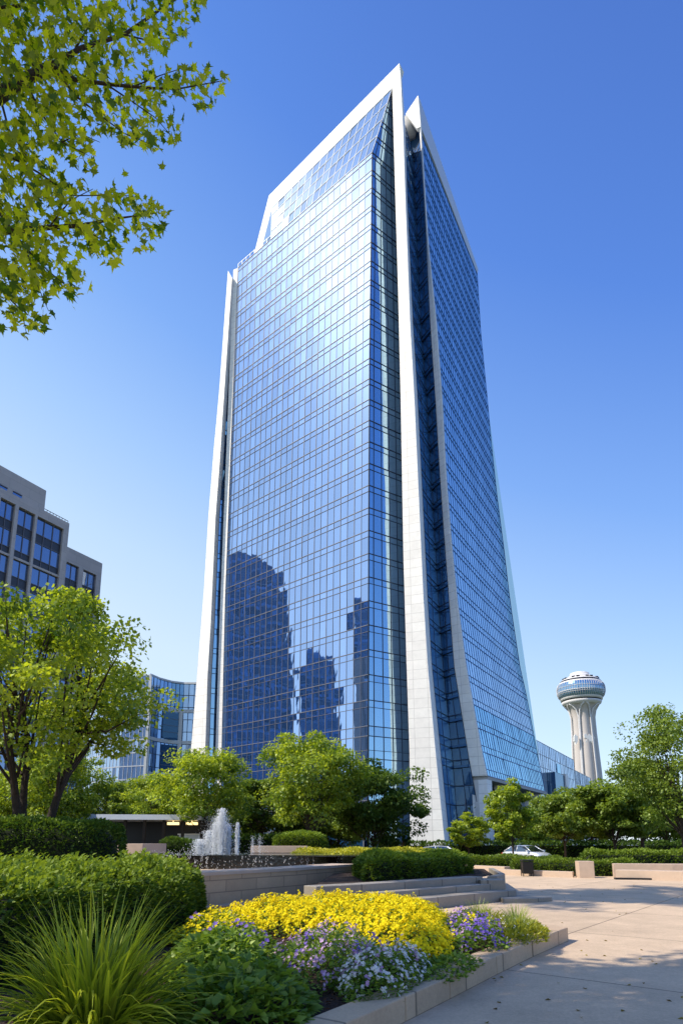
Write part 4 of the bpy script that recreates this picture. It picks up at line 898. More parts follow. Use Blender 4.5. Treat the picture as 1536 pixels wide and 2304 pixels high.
# ------------------------------------------------------------------ ornamental grass
def grass_clump(name, label, loc, n_, Lm, wd, seed, lm, cat='ornamental grass', up=.55, group=None, sway=(0, 0), segs=7, rbase=.22):
    rg = np.random.default_rng(seed); t_ = thing(name, label, cat, loc, group); V = []; Fc = []; tn = []
    for i in range(n_):
        az = rg.uniform(0, 2 * PI); lean = abs(rg.normal()) * up + .05; Ln = Lm * rg.uniform(.55, 1.1) * (1 - .1 * lean)
        r0 = rg.uniform(0, 1) ** .6 * rbase; az0 = az + rg.normal() * .5; p = Vector((r0 * math.cos(az0), r0 * math.sin(az0), 0)); dh = Vector((math.cos(az), math.sin(az), 0)); th = lean * .6
        cv = rg.uniform(.5, 1.5) * (.5 + lean); sd_ = Vector((-dh.y, dh.x, 0)); sd_ = (sd_ * math.cos(.6) + Vector((0, 0, rg.normal() * .3))).normalized(); w_ = wd * rg.uniform(.6, 1.2); b_ = len(V); tone = float(np.clip(rg.normal(.5, .25), 0, 1))
        for k in range(segs + 1):
            f = k / segs; ww = w_ * (1 - f ** 2.2) * .5 + .0004
            V.append(tuple(p - sd_ * ww)); V.append(tuple(p + Vector((0, 0, -ww * .5)))); V.append(tuple(p + sd_ * ww)); tn += [max(0, tone * .75 - .12 + .35 * f)] * 3
            th2 = th + cv * f ** 1.5; p = p + (dh * math.sin(th2) + Vector((0, 0, math.cos(th2)))) * (Ln / segs) + Vector((sway[0], sway[1], 0)) * f * .05
        for k in range(segs):
            q = b_ + 3 * k; Fc.append((q, q + 1, q + 4, q + 3)); Fc.append((q + 1, q + 2, q + 5, q + 4))
    me = bpy.data.meshes.new('blades'); me.from_pydata(V, [], Fc); me.materials.append(M[lm]); me.polygons.foreach_set('use_smooth', [True] * len(Fc))
    A = me.attributes.new('tone', 'FLOAT', 'POINT'); A.data.foreach_set('value', np.clip(np.array(tn, np.float32), 0, 1)); me.update()
    o = bpy.data.objects.new('blades', me); COL.objects.link(o); o.parent = t_; return t_
M['grassM'] = leafmat('grass_blades', (.02, .06, .010), (.50, .58, .04), .48, gloss=.05)
M['grassY'] = leafmat('pale_grass_blades', (.06, .12, .02), (.42, .46, .10), .35, gloss=.08)
grass_clump('ornamental_grass', 'big arching clump of long bright green grass blades at bottom left', (-1.86, 5.0, .18), 900, 1.20, .032, 21, 'grassM', up=1.0, rbase=.22)
# ------------------------------------------------------------------ planting
def scatter(poly, n_, rg):
    xs = [p[0] for p in poly]; ys = [p[1] for p in poly]; X0 = rg.uniform(min(xs), max(xs), n_ * 5); Y0 = rg.uniform(min(ys), max(ys), n_ * 5); k = inside(poly, X0, Y0); return X0[k][:n_], Y0[k][:n_]
M['bush'] = leafmat('broad_leaves', (.035, .10, .012), (.27, .38, .045), .36, gloss=.05)
M['yellow'] = leafmat('yellow_petals', (.66, .52, .008), (.92, .80, .03), .25, gloss=0, tcol=(1.2, 1.1, .5))
M['violet'] = leafmat('violet_petals', (.10, .06, .42), (.34, .22, .68), .25, gloss=0, tcol=(1.1, 1, 1.2))
M['mauve'] = leafmat('mauve_petals', (.36, .20, .42), (.72, .52, .72), .25, gloss=0, tcol=(1.1, 1, 1.1))
M['cream'] = leafmat('white_petals', (.62, .60, .62), (.85, .84, .80), .25, gloss=0, tcol=(1.1, 1.1, 1))
# five-petal flower template, cupped
FV = [(0, 0, 0)]; FF = []
for k in range(5):
    a = 2 * PI * k / 5; i0 = len(FV); FV += [(.62 * math.cos(a - .55), .62 * math.sin(a - .55), .14), (1.0 * math.cos(a - .33), 1.0 * math.sin(a - .33), .30), (1.0 * math.cos(a + .33), 1.0 * math.sin(a + .33), .30), (.62 * math.cos(a + .55), .62 * math.sin(a + .55), .14)]
    FF.append((0, i0, i0 + 1, i0 + 2, i0 + 3))
def mound(poly, hmax, rnd, seed, X0, Y0):
    d, _, _ = edist(poly, X0, Y0); k = np.clip(d / rnd, 0, 1); return hmax * np.sqrt(1 - (1 - k) ** 2) * (.80 + .16 * np.sin(X0 * 3.3 + seed) * np.sin(Y0 * 2.7 + seed) + .11 * np.sin(X0 * 9 + Y0 * 7 + seed) + .10 * np.sin(X0 * 17 - Y0 * 13 + seed) + .06 * np.sin(X0 * 31 + Y0 * 27)), d
def planting(name, label, cat, poly, hmax, nleaf, leaf, fl, seed, lm='bush', rnd=.5, kind='stuff', cluster=0, wide=.55, group=None, updir=.5):
    """fl: list of (count, size, material)"""
    rg = np.random.default_rng(seed); cx = sum(p[0] for p in poly) / len(poly); cy = sum(p[1] for p in poly) / len(poly); loc = np.array([cx, cy, .2])
    t_ = thing(name, label, cat, tuple(loc), group)
    if kind: t_['kind'] = kind
    X0, Y0 = scatter(poly, nleaf, rg); h, d = mound(poly, hmax, rnd, seed, X0, Y0); f = rg.uniform(0, 1, len(X0)) ** .45
    P = np.stack([X0, Y0, .2 + h * f - .01], 1) - loc; q = 1 - np.clip(d / rnd, 0, 1)
    _, ex, ey = edist(poly, X0, Y0); vx = ex - X0; vy = ey - Y0; l = np.hypot(vx, vy) + 1e-6
    D = np.stack([vx / l * q * 1.2 + rg.normal(size=len(X0)) * .7, vy / l * q * 1.2 + rg.normal(size=len(X0)) * .7, np.full(len(X0), updir) - q * .3 + rg.normal(size=len(X0)) * .25], 1)
    Nn = norm(rg.normal(size=P.shape) * .45 + np.array([0, 0, 1.])); X, Yv, Z = frames(D + 1e-4, Nn); Ls = leaf * rg.uniform(.55, 1.3, len(P)); T = np.clip(rg.normal(.35, .2, len(P)) + .35 * (f - .6), 0, 1)
    inst_mesh('leaves', LEAF_V, LEAF_F, P, X, Yv, Z, np.stack([Ls * wide, Ls, Ls], 1), T, M[lm], t_)
    for (cnt, size, mk) in fl:
        if cluster:
            c0x, c0y = scatter(poly, max(1, cnt // cluster), rg); idx = rg.integers(0, len(c0x), cnt); X0 = c0x[idx] + rg.normal(size=cnt) * size * 1.6; Y0 = c0y[idx] + rg.normal(size=cnt) * size * 1.6
            hh = rg.uniform(-.06, .07, len(c0x))[idx] + rg.uniform(-.05, .03, cnt)
        else: X0, Y0 = scatter(poly, cnt, rg); hh = rg.uniform(-.05, .045, len(X0))
        h, d = mound(poly, hmax, rnd, seed, X0, Y0); P = np.stack([X0, Y0, .2 + h + hh], 1) - loc; q = 1 - np.clip(d / rnd, 0, 1)
        _, ex, ey = edist(poly, X0, Y0); vx = ex - X0; vy = ey - Y0; l = np.hypot(vx, vy) + 1e-6
        Zf = norm(np.stack([vx / l * q + rg.normal(size=len(X0)) * .45, vy / l * q + rg.normal(size=len(X0)) * .45 - .25, np.full(len(X0), .9)], 1)); Xf = norm(np.cross(Zf, rg.normal(size=Zf.shape))); Yf = np.cross(Zf, Xf); s_ = size * rg.uniform(.65, 1.25, len(P))
        inst_mesh('blossoms', FV, FF, P, Xf, Yf, Zf, s_, np.clip(rg.normal(.6, .25, len(P)), 0, 1), M[mk], t_)
    return t_
yel = [(-2.35, 11.9), (-1.6, 13.4), (0, 14.6), (1.3, 14.3), (2.05, 12.9), (1.80, 11.0), (1.62, 9.4), (1.35, 8.2), (.95, 7.9), (.45, 8.7), (.25, 9.6), (-.6, 10.2), (-1.6, 10.5)]
planting('yellow_flowers', 'dense drift of small bright yellow flowers filling the middle of the bed', 'flowers', yel[::-1], .44, 10000, .07, [(30000, .020, 'yellow')], 31, rnd=.75, cluster=14)
planting('yellow_flowers', 'sparser yellow flowers in green foliage beside the hedge end', 'flowers', [(-2.6, 9.6), (-2.5, 11.8), (-1.7, 11.6), (-1.2, 10.6), (-1.5, 9.6)][::-1], .42, 3500, .07, [(1800, .021, 'yellow'), (60, .03, 'violet')], 32)
planting('violet_flowers', 'blue violet flowers between the yellow drift and the pale grasses', 'flowers', [(1.62, 8.9), (1.75, 10.6), (2.0, 12.2), (2.75, 12.0), (2.65, 10.3), (2.25, 9.0)][::-1], .33, 3600, .07, [(700, .023, 'violet'), (240, .020, 'mauve'), (120, .024, 'yellow')], 33, cluster=5)
planting('mauve_flowers', 'mauve flower spikes in front of the yellow drift', 'flowers', [(-.9, 8.2), (-.4, 9.6), (.3, 9.4), (.62, 8.4), (.3, 7.0), (-.3, 6.6), (-.9, 7.3)][::-1], .40, 4800, .06, [(950, .018, 'mauve'), (150, .021, 'violet')], 34, cluster=8)
planting('white_flowers', 'small white and lilac flowers above the concrete kerb', 'flowers', [(.1, 6.2), (-.15, 7.0), (.35, 7.9), (.85, 8.3), (1.15, 7.9), (.92, 7.2), (.55, 6.4)][::-1], .36, 4600, .05, [(800, .019, 'cream'), (240, .018, 'mauve')], 35, cluster=6)
planting('violet_pansies', 'scattered deep violet blooms above dark leaves near the grass', 'flowers', [(-2.2, 8.4), (-2.0, 9.6), (-1.2, 9.9), (-.8, 9.0), (-1.1, 8.1)][::-1], .36, 3000, .07, [(150, .035, 'violet')], 36)
for i, (poly, hm, lb) in enumerate(((([(-1.5, 5.2), (-1.55, 6.6), (-.75, 6.9), (-.25, 6.2), (-.35, 5.4), (-.9, 4.9)]), .46, 'low leafy green shrub next to the grass clump, nearest the kerb'),
                                   (([(-1.9, 6.7), (-2.1, 8.2), (-1.2, 8.6), (-.75, 7.6), (-1.0, 6.8)]), .46, 'rounded leafy green shrub between the hedge and the mauve flowers'),
                                   (([(.85, 7.0), (1.0, 7.9), (1.5, 8.5), (1.75, 8.2), (1.35, 7.4)]), .24, 'small dark green foliage plant at the foot of the yellow flowers'))):
    planting('leafy_shrub', lb, 'shrub', poly[::-1], hm, 2600 if i < 2 else 900, .105 if i < 2 else .06, [], 40 + i, kind=None, wide=.62, rnd=.45, group='leafy shrubs in the flower bed')
for i, (x, y, s_, lb) in enumerate(((2.75, 10.2, .55, 'pale striped grass tuft closest to the violet flowers'), (3.0, 11.2, .5, 'pale grass tuft behind the others at the bed corner'), (2.4, 11.4, .55, 'tall thin grass tuft behind the violet flowers'))):
    grass_clump('pale_grass_tuft', lb, (x, y, .2), 260, s_, .010, 50 + i, 'grassY', up=.5, rbase=.12, group='pale grass tufts at the bed corner')
planting('green_filler_plants', 'mixed feathery green plants filling the far corner of the bed', 'plants', [(2.3, 9.3), (2.6, 11.8), (2.1, 13.5), (2.9, 12.4), (3.45, 10.9), (3.1, 10.0), (2.7, 9.6)][::-1], .26, 3600, .08, [(60, .02, 'cream')], 37, lm='leafY', wide=.28, rnd=.3, updir=1.1)

# ------------------------------------------------------------------ trees
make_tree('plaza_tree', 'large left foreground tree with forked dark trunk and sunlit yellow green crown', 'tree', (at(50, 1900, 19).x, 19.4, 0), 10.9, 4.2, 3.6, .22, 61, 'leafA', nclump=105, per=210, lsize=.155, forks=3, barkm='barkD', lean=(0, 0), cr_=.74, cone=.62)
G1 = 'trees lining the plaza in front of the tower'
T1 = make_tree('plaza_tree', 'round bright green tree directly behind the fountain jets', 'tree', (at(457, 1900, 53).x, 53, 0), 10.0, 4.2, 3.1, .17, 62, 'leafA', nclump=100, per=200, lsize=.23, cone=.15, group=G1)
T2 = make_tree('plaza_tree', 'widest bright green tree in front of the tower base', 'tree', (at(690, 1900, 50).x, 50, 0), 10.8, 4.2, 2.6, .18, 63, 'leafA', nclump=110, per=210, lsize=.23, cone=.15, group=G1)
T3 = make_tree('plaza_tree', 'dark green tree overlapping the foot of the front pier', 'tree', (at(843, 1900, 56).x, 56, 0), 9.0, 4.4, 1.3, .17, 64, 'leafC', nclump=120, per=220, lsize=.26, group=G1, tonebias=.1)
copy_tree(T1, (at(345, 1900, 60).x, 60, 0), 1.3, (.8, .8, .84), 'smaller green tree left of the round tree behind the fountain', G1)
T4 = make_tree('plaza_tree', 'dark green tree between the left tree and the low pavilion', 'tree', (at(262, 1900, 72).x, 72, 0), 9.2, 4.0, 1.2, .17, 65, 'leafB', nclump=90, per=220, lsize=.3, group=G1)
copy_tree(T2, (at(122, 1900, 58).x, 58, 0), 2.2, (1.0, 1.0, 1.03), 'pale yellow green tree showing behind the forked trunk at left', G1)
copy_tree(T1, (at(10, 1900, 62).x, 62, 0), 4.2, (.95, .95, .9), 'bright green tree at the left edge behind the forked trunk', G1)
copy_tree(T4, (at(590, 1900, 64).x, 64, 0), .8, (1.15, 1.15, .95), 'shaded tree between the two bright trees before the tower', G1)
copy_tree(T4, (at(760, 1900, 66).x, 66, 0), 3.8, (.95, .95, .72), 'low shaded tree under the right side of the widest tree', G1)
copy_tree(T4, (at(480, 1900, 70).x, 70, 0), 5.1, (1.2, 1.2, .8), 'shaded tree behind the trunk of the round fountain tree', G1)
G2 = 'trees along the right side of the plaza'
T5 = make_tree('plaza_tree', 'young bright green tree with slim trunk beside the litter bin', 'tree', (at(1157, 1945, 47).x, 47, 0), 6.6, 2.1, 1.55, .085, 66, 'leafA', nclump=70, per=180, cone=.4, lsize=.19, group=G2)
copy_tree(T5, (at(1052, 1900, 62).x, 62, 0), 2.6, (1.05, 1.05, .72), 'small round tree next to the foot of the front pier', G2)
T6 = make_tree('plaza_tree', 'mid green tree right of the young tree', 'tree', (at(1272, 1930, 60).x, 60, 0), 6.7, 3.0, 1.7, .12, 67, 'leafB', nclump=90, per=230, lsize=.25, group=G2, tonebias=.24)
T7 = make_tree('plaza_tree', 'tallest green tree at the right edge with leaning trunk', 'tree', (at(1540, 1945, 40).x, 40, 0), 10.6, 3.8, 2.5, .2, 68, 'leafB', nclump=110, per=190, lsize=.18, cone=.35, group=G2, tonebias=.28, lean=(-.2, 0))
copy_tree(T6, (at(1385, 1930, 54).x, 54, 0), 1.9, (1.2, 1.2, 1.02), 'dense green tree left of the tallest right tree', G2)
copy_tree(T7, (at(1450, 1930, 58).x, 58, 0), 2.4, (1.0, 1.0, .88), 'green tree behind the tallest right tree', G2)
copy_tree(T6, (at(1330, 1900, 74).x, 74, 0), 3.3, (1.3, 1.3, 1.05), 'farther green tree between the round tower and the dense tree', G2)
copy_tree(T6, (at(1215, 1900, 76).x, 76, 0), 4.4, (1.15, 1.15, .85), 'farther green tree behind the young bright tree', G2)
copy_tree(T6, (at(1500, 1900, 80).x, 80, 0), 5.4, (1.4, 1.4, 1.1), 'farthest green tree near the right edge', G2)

# ------------------------------------------------------------------ overhanging tree: trunk stands left of the view
ov = thing('maple_tree', 'overhanging maple with backlit yellow green lobed leaves at top left', 'tree', (-7.0, 3.6, 0)); OV = Vector((-7.0, 3.6, 0))
mb = MB()
mb.tube([(-7, 3.6, 0), (-6.95, 3.6, .5), (-6.9, 3.65, 2.6), (-6.6, 3.8, 4.4), (-6.2, 4.1, 7), (-6.0, 4.2, 9.5)], [.42, .3, .25, .2, .12, .03], 12)
YL = 4.6
br = [  # (u,v,Y) poly-lines with start/end radius
    ([(-700, 560, 4.0), (-250, 330, 4.3), (0, 215, 4.5), (60, 178, 4.6), (120, 146, 4.6)], .085, .040),
    ([(120, 146, 4.6), (185, 108, 4.7), (280, 78, 4.8), (360, 22, 4.9), (440, -30, 5.0)], .028, .006),
    ([(120, 146, 4.6), (170, 180, 4.5), (250, 190, 4.4), (330, 198, 4.4), (400, 200, 4.4), (500, 182, 4.4)], .022, .003),
    ([(80, 160, 4.6), (60, 90, 4.7), (30, 40, 4.8), (10, -20, 5)], .015, .006),
    ([(-500, 700, 4.0), (-200, 560, 4.2), (0, 522, 4.4), (80, 514, 4.4), (180, 508, 4.5), (260, 492, 4.5), (350, 480, 4.5)], .04, .003),
    ([(0, 480, 4.5), (60, 560, 4.5), (110, 610, 4.5), (170, 660, 4.5)], .012, .002),
    ([(-100, 600, 4.3), (0, 650, 4.4), (50, 700, 4.4), (60, 750, 4.4)], .012, .002),
    ([(0, 17, 4.7), (60, 12, 4.8), (130, -5, 4.9)], .016, .008),
    ([(130, 165, 4.5), (170, 215, 4.4), (220, 255, 4.4), (280, 300, 4.4), (340, 325, 4.4)], .012, .002),
    ([(240, 190, 4.4), (300, 230, 4.4), (350, 265, 4.4), (390, 310, 4.4)], .008, .002),
    ([(60, 185, 4.5), (90, 250, 4.4), (140, 320, 4.4), (200, 350, 4.4)], .012, .002),
    ([(-60, 300, 4.4), (20, 350, 4.4), (90, 390, 4.4), (160, 440, 4.4), (300, 440, 4.5)], .014, .002),
    ([(170, 110, 4.7), (200, 60, 4.8), (215, 10, 4.9)], .01, .003),
    ([(280, 78, 4.8), (330, 90, 4.8), (390, 85, 4.8), (430, 60, 4.8)], .008, .002), ([(300, 195, 4.4), (360, 170, 4.4), (420, 150, 4.4)], .006, .002),
    ([(110, 512, 4.4), (160, 450, 4.4), (210, 425, 4.4)], .007, .002), ([(180, 508, 4.5), (230, 540, 4.5), (270, 575, 4.5)], .007, .002), ([(60, 560, 4.5), (80, 630, 4.5), (110, 700, 4.5)], .007, .002),
    ([(140, 320, 4.4), (180, 300, 4.4), (225, 320, 4.4)], .006, .002), ([(0, 215, 4.5), (20, 290, 4.5), (60, 350, 4.5), (80, 400, 4.5)], .012, .003)]
for pts, r0, r1 in br:
    P = [at(*p) for p in pts]; mb.tube(P, [r0 + (r1 - r0) * i / (len(P) - 1) for i in range(len(P))], 7)
for pts in (((-6.8, 3.7, 3.4), tuple(at(-700, 560, 4.0))), ((-6.8, 3.7, 3.0), tuple(at(-500, 700, 4.0))), ((-6.5, 3.9, 5), (-4.5, 5.0, 7.2)), ((-6.3, 4, 6), (-7.5, 6.4, 8)), ((-6.6, 3.8, 4.6), (-8.5, 2.5, 7)), ((-6.4, 3.9, 5.5), (-5, 2.2, 8))):
    a, b = Vector(pts[0]), Vector(pts[1]); mb.tube([a, a.lerp(b, .5) + Vector((0, 0, .2)), b], [.11, .08, .04], 7)
mb.build('trunk', M['barkD'], ov, OV)
# lobed leaf outline
half = [(0, 0), (.10, .16), (.40, .10), (.30, .28), (.62, .44), (.34, .50), (.30, .62), (.14, .62), (0, 1.08)]
MV = [(x, y, -.10 * x * x * 2 - .05 * y) for x, y in half] + [(-x, y, -.10 * x * x * 2 - .05 * y) for x, y in half[1:-1][::-1]]
MF = [list(range(len(half))) + [0][:0], [0] + list(range(len(half) - 1, len(MV)))]
foliage = [[(-200, -100), (470, -100), (462, 5), (440, 62), (395, 110), (350, 120), (300, 135), (300, 165), (400, 165), (470, 145), (520, 178), (490, 225), (450, 262), (430, 215), (370, 225), (405, 280), (400, 325), (350, 342), (300, 335), (240, 300), (205, 305), (225, 350), (200, 392), (150, 362), (100, 400), (-200, 420)],
           [(-200, 380), (110, 395), (130, 410), (200, 415), (240, 440), (310, 430), (385, 478), (370, 520), (340, 578), (300, 560), (285, 545), (255, 600), (215, 590), (170, 570), (205, 640), (178, 682), (135, 655), (80, 690), (120, 732), (65, 768), (20, 740), (-200, 760)]]
Pl = []; Dl = []; rg = np.random.default_rng(77)
hole = [(255, 200), (300, 60), (250, 255), (150, 470)]
foliage += [[(-200, -100), (270, -100), (235, 110), (150, 330), (-200, 400)], [(-200, 400), (130, 410), (105, 650), (-200, 700)]]
for poly, n_ in ((foliage[0], 3000), (foliage[1], 1500), (foliage[2], 1900), (foliage[3], 800)):
    X0, Y0 = scatter(poly, n_, rg); d, ex, ey = edist(poly, X0, Y0)
    nzv = np.sin(X0 * .035 + 1) * np.sin(Y0 * .041) + .6 * np.sin(X0 * .09 + Y0 * .06) + .5 * np.sin(Y0 * .12 - X0 * .05); k = (nzv > -1.0 + rg.uniform(-.2, .2, len(X0)))
    for x, y, dd_ in zip(X0[k], Y0[k], d[k]):
        p = at(x, y, rg.uniform(3.9, 5.3)); Pl.append(p); Dl.append((rg.normal() * .6 + .45, rg.normal() * .5, -.75 + rg.normal() * .45))
# leaves threaded along the twigs
for pts, r0, r1 in br:
    for a, b in zip(pts[:-1], pts[1:]):
        A, B = at(*a), at(*b); m_ = int((B - A).length / .035)
        for k in range(m_):
            f = rg.uniform(); c = A.lerp(B, f) + Vector(tuple(rg.normal(size=3) * .07)); Pl.append(c); Dl.append((rg.normal() * .7 + .3, rg.normal() * .6, -.5 + rg.normal() * .5))
# rest of the crown, above and to the left of the view
n_ = 2600
c0 = np.array([(-4.6, 5.0, 7.4), (-5.8, 3.0, 8.6), (-7.6, 6.4, 8.2), (-6.2, 5.4, 9.8), (-6, 3.4, 9.6), (-5.2, 2.0, 7.6)]); idx = rg.integers(0, len(c0), n_)
Q = c0[idx] + rg.normal(size=(n_, 3)) * [.85, .85, .6]; zok = (Q[:, 2] - CAMZ) > 1.85 * Q[:, 1]; xok = Q[:, 0] < -.66 * Q[:, 1]; Q = Q[zok | xok]
Pl = np.array([tuple(p) for p in Pl]); Dl = np.array(Dl); Pl = np.concatenate([Pl, Q]); Dl = np.concatenate([Dl, np.stack([rg.normal(size=len(Q)), rg.normal(size=len(Q)), -.5 + rg.normal(size=len(Q)) * .5], 1)])
X, Yv, Z = frames(Dl, norm(rg.normal(size=Dl.shape) * .8 + np.array([-.5, .1, .9]))); S = rg.uniform(.05, .12, len(Pl)); Pl = Pl - Yv * (S * .5)[:, None] - np.array(OV)
inst_mesh('leaves', MV, MF, Pl, X, Yv, Z, np.stack([S * .78, S, S * rg.uniform(.5, 3.5, len(S))], 1), np.clip(rg.normal(.42, .32, len(Pl)), 0, 1), M['leafM'], ov)
# shade trees standing left of the camera, outside the picture
SH = (.965, .26); CT = 1 / math.tan(R(47.0))   # run of the shadows on the ground
def src(tx, ty, zc): return (tx - SH[0] * CT * zc, ty - SH[1] * CT * zc, 0)
GS = 'shade trees left of the flower bed'
TS = make_tree('shade_tree', 'tall leafy tree left of the plaza casting dappled shade beside the kerb', 'tree', src(3.4, 7.6, 12), 15, 2.9, 9, .22, 81, 'leafB', nclump=46, per=95, lsize=.20, group=GS)
copy_tree(TS, src(3.6, 6.0, 15), 1.7, (.95, .95, 1.25), 'leafy tree nearer the camera side casting shade on the foreground paving', GS)
TS2 = make_tree('shade_tree', 'unseen very tall tree added far left to cast the shadow band across mid plaza', 'tree', src(4.5, 20.6, 23.5), 27.5, 3.2, 20, .35, 82, 'leafB', nclump=60, per=100, lsize=.30, group=GS)  # added out of view as stand-in caster of the straight mid-plaza shadow band
copy_tree(TS2, src(10.5, 21.2, 28.0), 2.0, (1.15, .8, 1.19), 'unseen tallest tree added far left to carry the shadow band to the right side', GS)  # unseen copy, added to extend that shadow band
copy_tree(TS2, src(7.4, 7.6, 21), .7, (1, 1, .89), 'tall thin tree behind the camera side whose shade falls on the right foreground paving', GS)

# ------------------------------------------------------------------ pavilion and low walls in the background
pv = thing('flat_roof_pavilion', 'low open pavilion with flat white roof edge behind the fountain', 'pavilion', (at(340, 1895, 52).x, 54, 0)); PO = (at(340, 1895, 52).x, 54, 0)
x0, x1 = at(216, 1850, 51).x, at(446, 1850, 51).x; zp = at(300, 1832, 51).z
mb = MB(); mb.slab([(x0, 51, zp - .42), (x1, 52, zp - .42), (x1, 57, zp - .42), (x0 - 1, 57, zp - .42)], (0, 0, .42)); mb.build('roof', M['white'], pv, PO)
mb = MB(); mb.quad((x0 - 1, 56.6, 0), (x1, 56.6, 0), (x1, 56.6, zp - .43), (x0 - 1, 56.6, zp - .43)); mb.build('back_wall', M['dark'], pv, PO)
for k in range(6):
    c = Vector((x0 + .6 + (x1 - x0) * k / 5.4, 51.6 + k * .18, 0)); mb = MB(); mb.box(c.x - .11, c.x + .11, c.y - .11, c.y + .11, 0, zp - .43); mb.build('column', M['barkD'], pv, PO)
M['lamp'] = emis('warm_lamp', (1, .72, .3), 2.2)
for u in (390, 432):
    c = at(u, 1853, 54); mb = MB(); mb.box(-.45, .45, -.25, .25, -.11, .11); mb.add([(-.03, -.03, .11), (.03, -.03, .11), (.03, .03, .11), (-.03, .03, .11), (-.03, -.03, .45), (.03, -.03, .45), (.03, .03, .45), (-.03, .03, .45)], [(0, 1, 5, 4), (1, 2, 6, 5), (2, 3, 7, 6), (3, 0, 4, 7)])
    o = mb.build('pendant_lamp', M['lamp']); o.location = c; tag(o, 'warm glowing lamp under the pavilion roof, ' + ('left' if u == 390 else 'right') + ' of the two', 'lamp', 'pavilion lamps')
wx0, wx1 = at(80, 1830, 60).x, at(166, 1830, 60).x
pg = thing('grey_garden_building', 'long low grey building behind the forked trunk at left', 'building', ((wx0 + wx1) / 2, 60, 0)); GO = ((wx0 + wx1) / 2, 60, 0)
mb = MB(); mb.box(wx0, wx1, 60, 66, 0, 3.6); mb.build('wall', M['concrete'], pg, GO)
mb = MB(); mb.box(wx0 - .3, wx1 + .3, 59.5, 66.5, 3.61, 4.5); mb.build('roof', M['parapet'], pg, GO)
for k in range(4): mb = MB(); a = wx0 + .4 + k * (wx1 - wx0 - .6) / 4; mb.box(a, a + .65, 59.93, 59.99, 1.0, 3.0); mb.build('window', M['glassD'], pg, GO)
kx = at(431, 1885, 55).x
kt2 = thing('kiosk', 'small white and teal kiosk cabin seen left of the fountain jets', 'kiosk', (kx, 55, 0)); mb = MB(); mb.box(-.9, .9, -.7, .7, .2, 2.3); mb.build('cabin', M['white'], kt2)
M['teal'] = mat('teal_panel', (.12, .42, .40), .4); mb = MB(); mb.box(.1, .8, -.73, -.705, .6, 1.9); mb.build('panel', M['teal'], kt2); mb = MB(); mb.box(-1, 1, -.85, .85, 2.31, 2.42); mb.build('roof', M['white'], kt2)
# dark podium behind trees at the foot of the tower
pod = thing('tower_podium', 'shaded glass ground floor podium behind the trees below the left face', 'building', (-12, 100, 0)); POo = (-12, 100, 0)
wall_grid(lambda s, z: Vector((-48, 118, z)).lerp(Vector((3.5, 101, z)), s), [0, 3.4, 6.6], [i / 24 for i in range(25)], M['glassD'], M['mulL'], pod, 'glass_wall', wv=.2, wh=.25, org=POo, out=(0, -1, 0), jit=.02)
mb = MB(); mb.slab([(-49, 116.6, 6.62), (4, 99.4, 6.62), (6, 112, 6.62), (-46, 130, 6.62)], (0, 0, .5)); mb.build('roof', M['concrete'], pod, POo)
wallm = [(-120, 96), (-52, 96)]
# background hedge line and far trees closing the horizon
hedge('boundary_hedge', 'long dark hedge running below the trees beyond the street on the left', 'hedge', [(-75, 57.2), (-4, 57.2), (-4, 59), (-75, 59)], 0, 2.2, .32, 15000, 'leafC', rnd=.6, seed=9)
hedge('boundary_hedge', 'long dark hedge running below the trees beyond the street on the right', 'hedge', [(4, 63), (62, 63), (62, 65), (4, 65)], 0, 1.6, .3, 12000, 'leafC', rnd=.6, seed=10)
def treeline(name, label, x0, x1, y, h, n_, seed):
    rg = np.random.default_rng(seed); C = np.stack([rg.uniform(x0, x1, n_), y + rg.normal(size=n_) * 5, rg.uniform(0, 1, n_) ** .8 * h], 1); C[:, 2] *= .75 + .25 * np.sin(C[:, 0] * .35)
    per = 60; P = np.repeat(C, per, 0) + rg.normal(size=(n_ * per, 3)) * [1.3, 1.3, .9]; P[:, 2] = np.maximum(P[:, 2], .1); D = norm(rg.normal(size=P.shape) + [0, 0, -.3]); X, Yv, Z = frames(D, norm(rg.normal(size=P.shape) * .7 + [0, 0, 1.])); L_s = rg.uniform(.5, .9, len(P))
    o = inst_mesh(name, KITE_V, KITE_F, P, X, Yv, Z, np.stack([L_s * .8, L_s, L_s], 1), np.clip(rg.normal(.4, .25, len(P)), 0, 1), M['leafC']); tag(o, label, 'trees', kind='stuff')
treeline('distant_trees', 'distant line of dark trees beyond the right street', 26, 190, 135, 9, 260, 91)
treeline('distant_trees', 'distant mass of trees behind the left pavilion', -130, -30, 120, 7, 200, 92)

# ------------------------------------------------------------------ right middle ground
block('stone_pillar', 'square tan stone pillar standing on the plaza before the hedges', 'pillar', [(11.45, 30.9), (12.15, 30.8), (12.25, 31.6), (11.55, 31.65)], 0, .80, M['coping'])
block('curved_seat_wall', 'low tan stone seat wall left of the square pillar', 'wall', [(7.6, 35.2), (9.2, 33.2), (11.3, 31.4), (11.5, 31.75), (9.5, 33.6), (8.0, 35.6)], 0, .28, M['coping'])
block('long_kerb', 'long low curving tan kerb right of the yellow hedge near the bin', 'kerb', [(6.8, 42.4), (7.9, 38.6), (9.3, 36.6), (9.8, 36.9), (8.3, 39.2), (7.3, 42.6)], 0, .32, M['coping'])
block('right_seat_wall', 'wide low tan seat wall at the right edge of the plaza', 'wall', [(12.9, 30.2), (15.2, 28.6), (22, 27.6), (22, 28.6), (15.6, 29.6), (13.3, 30.9)], 0, .42, M['coping'])
block('upper_seat_wall', 'raised tan wall behind the right seat wall', 'wall', [(13.4, 31.6), (16, 31.0), (24, 30.4), (24, 31.2), (16.2, 31.8), (13.6, 32.2)], 0, .66, M['coping'])
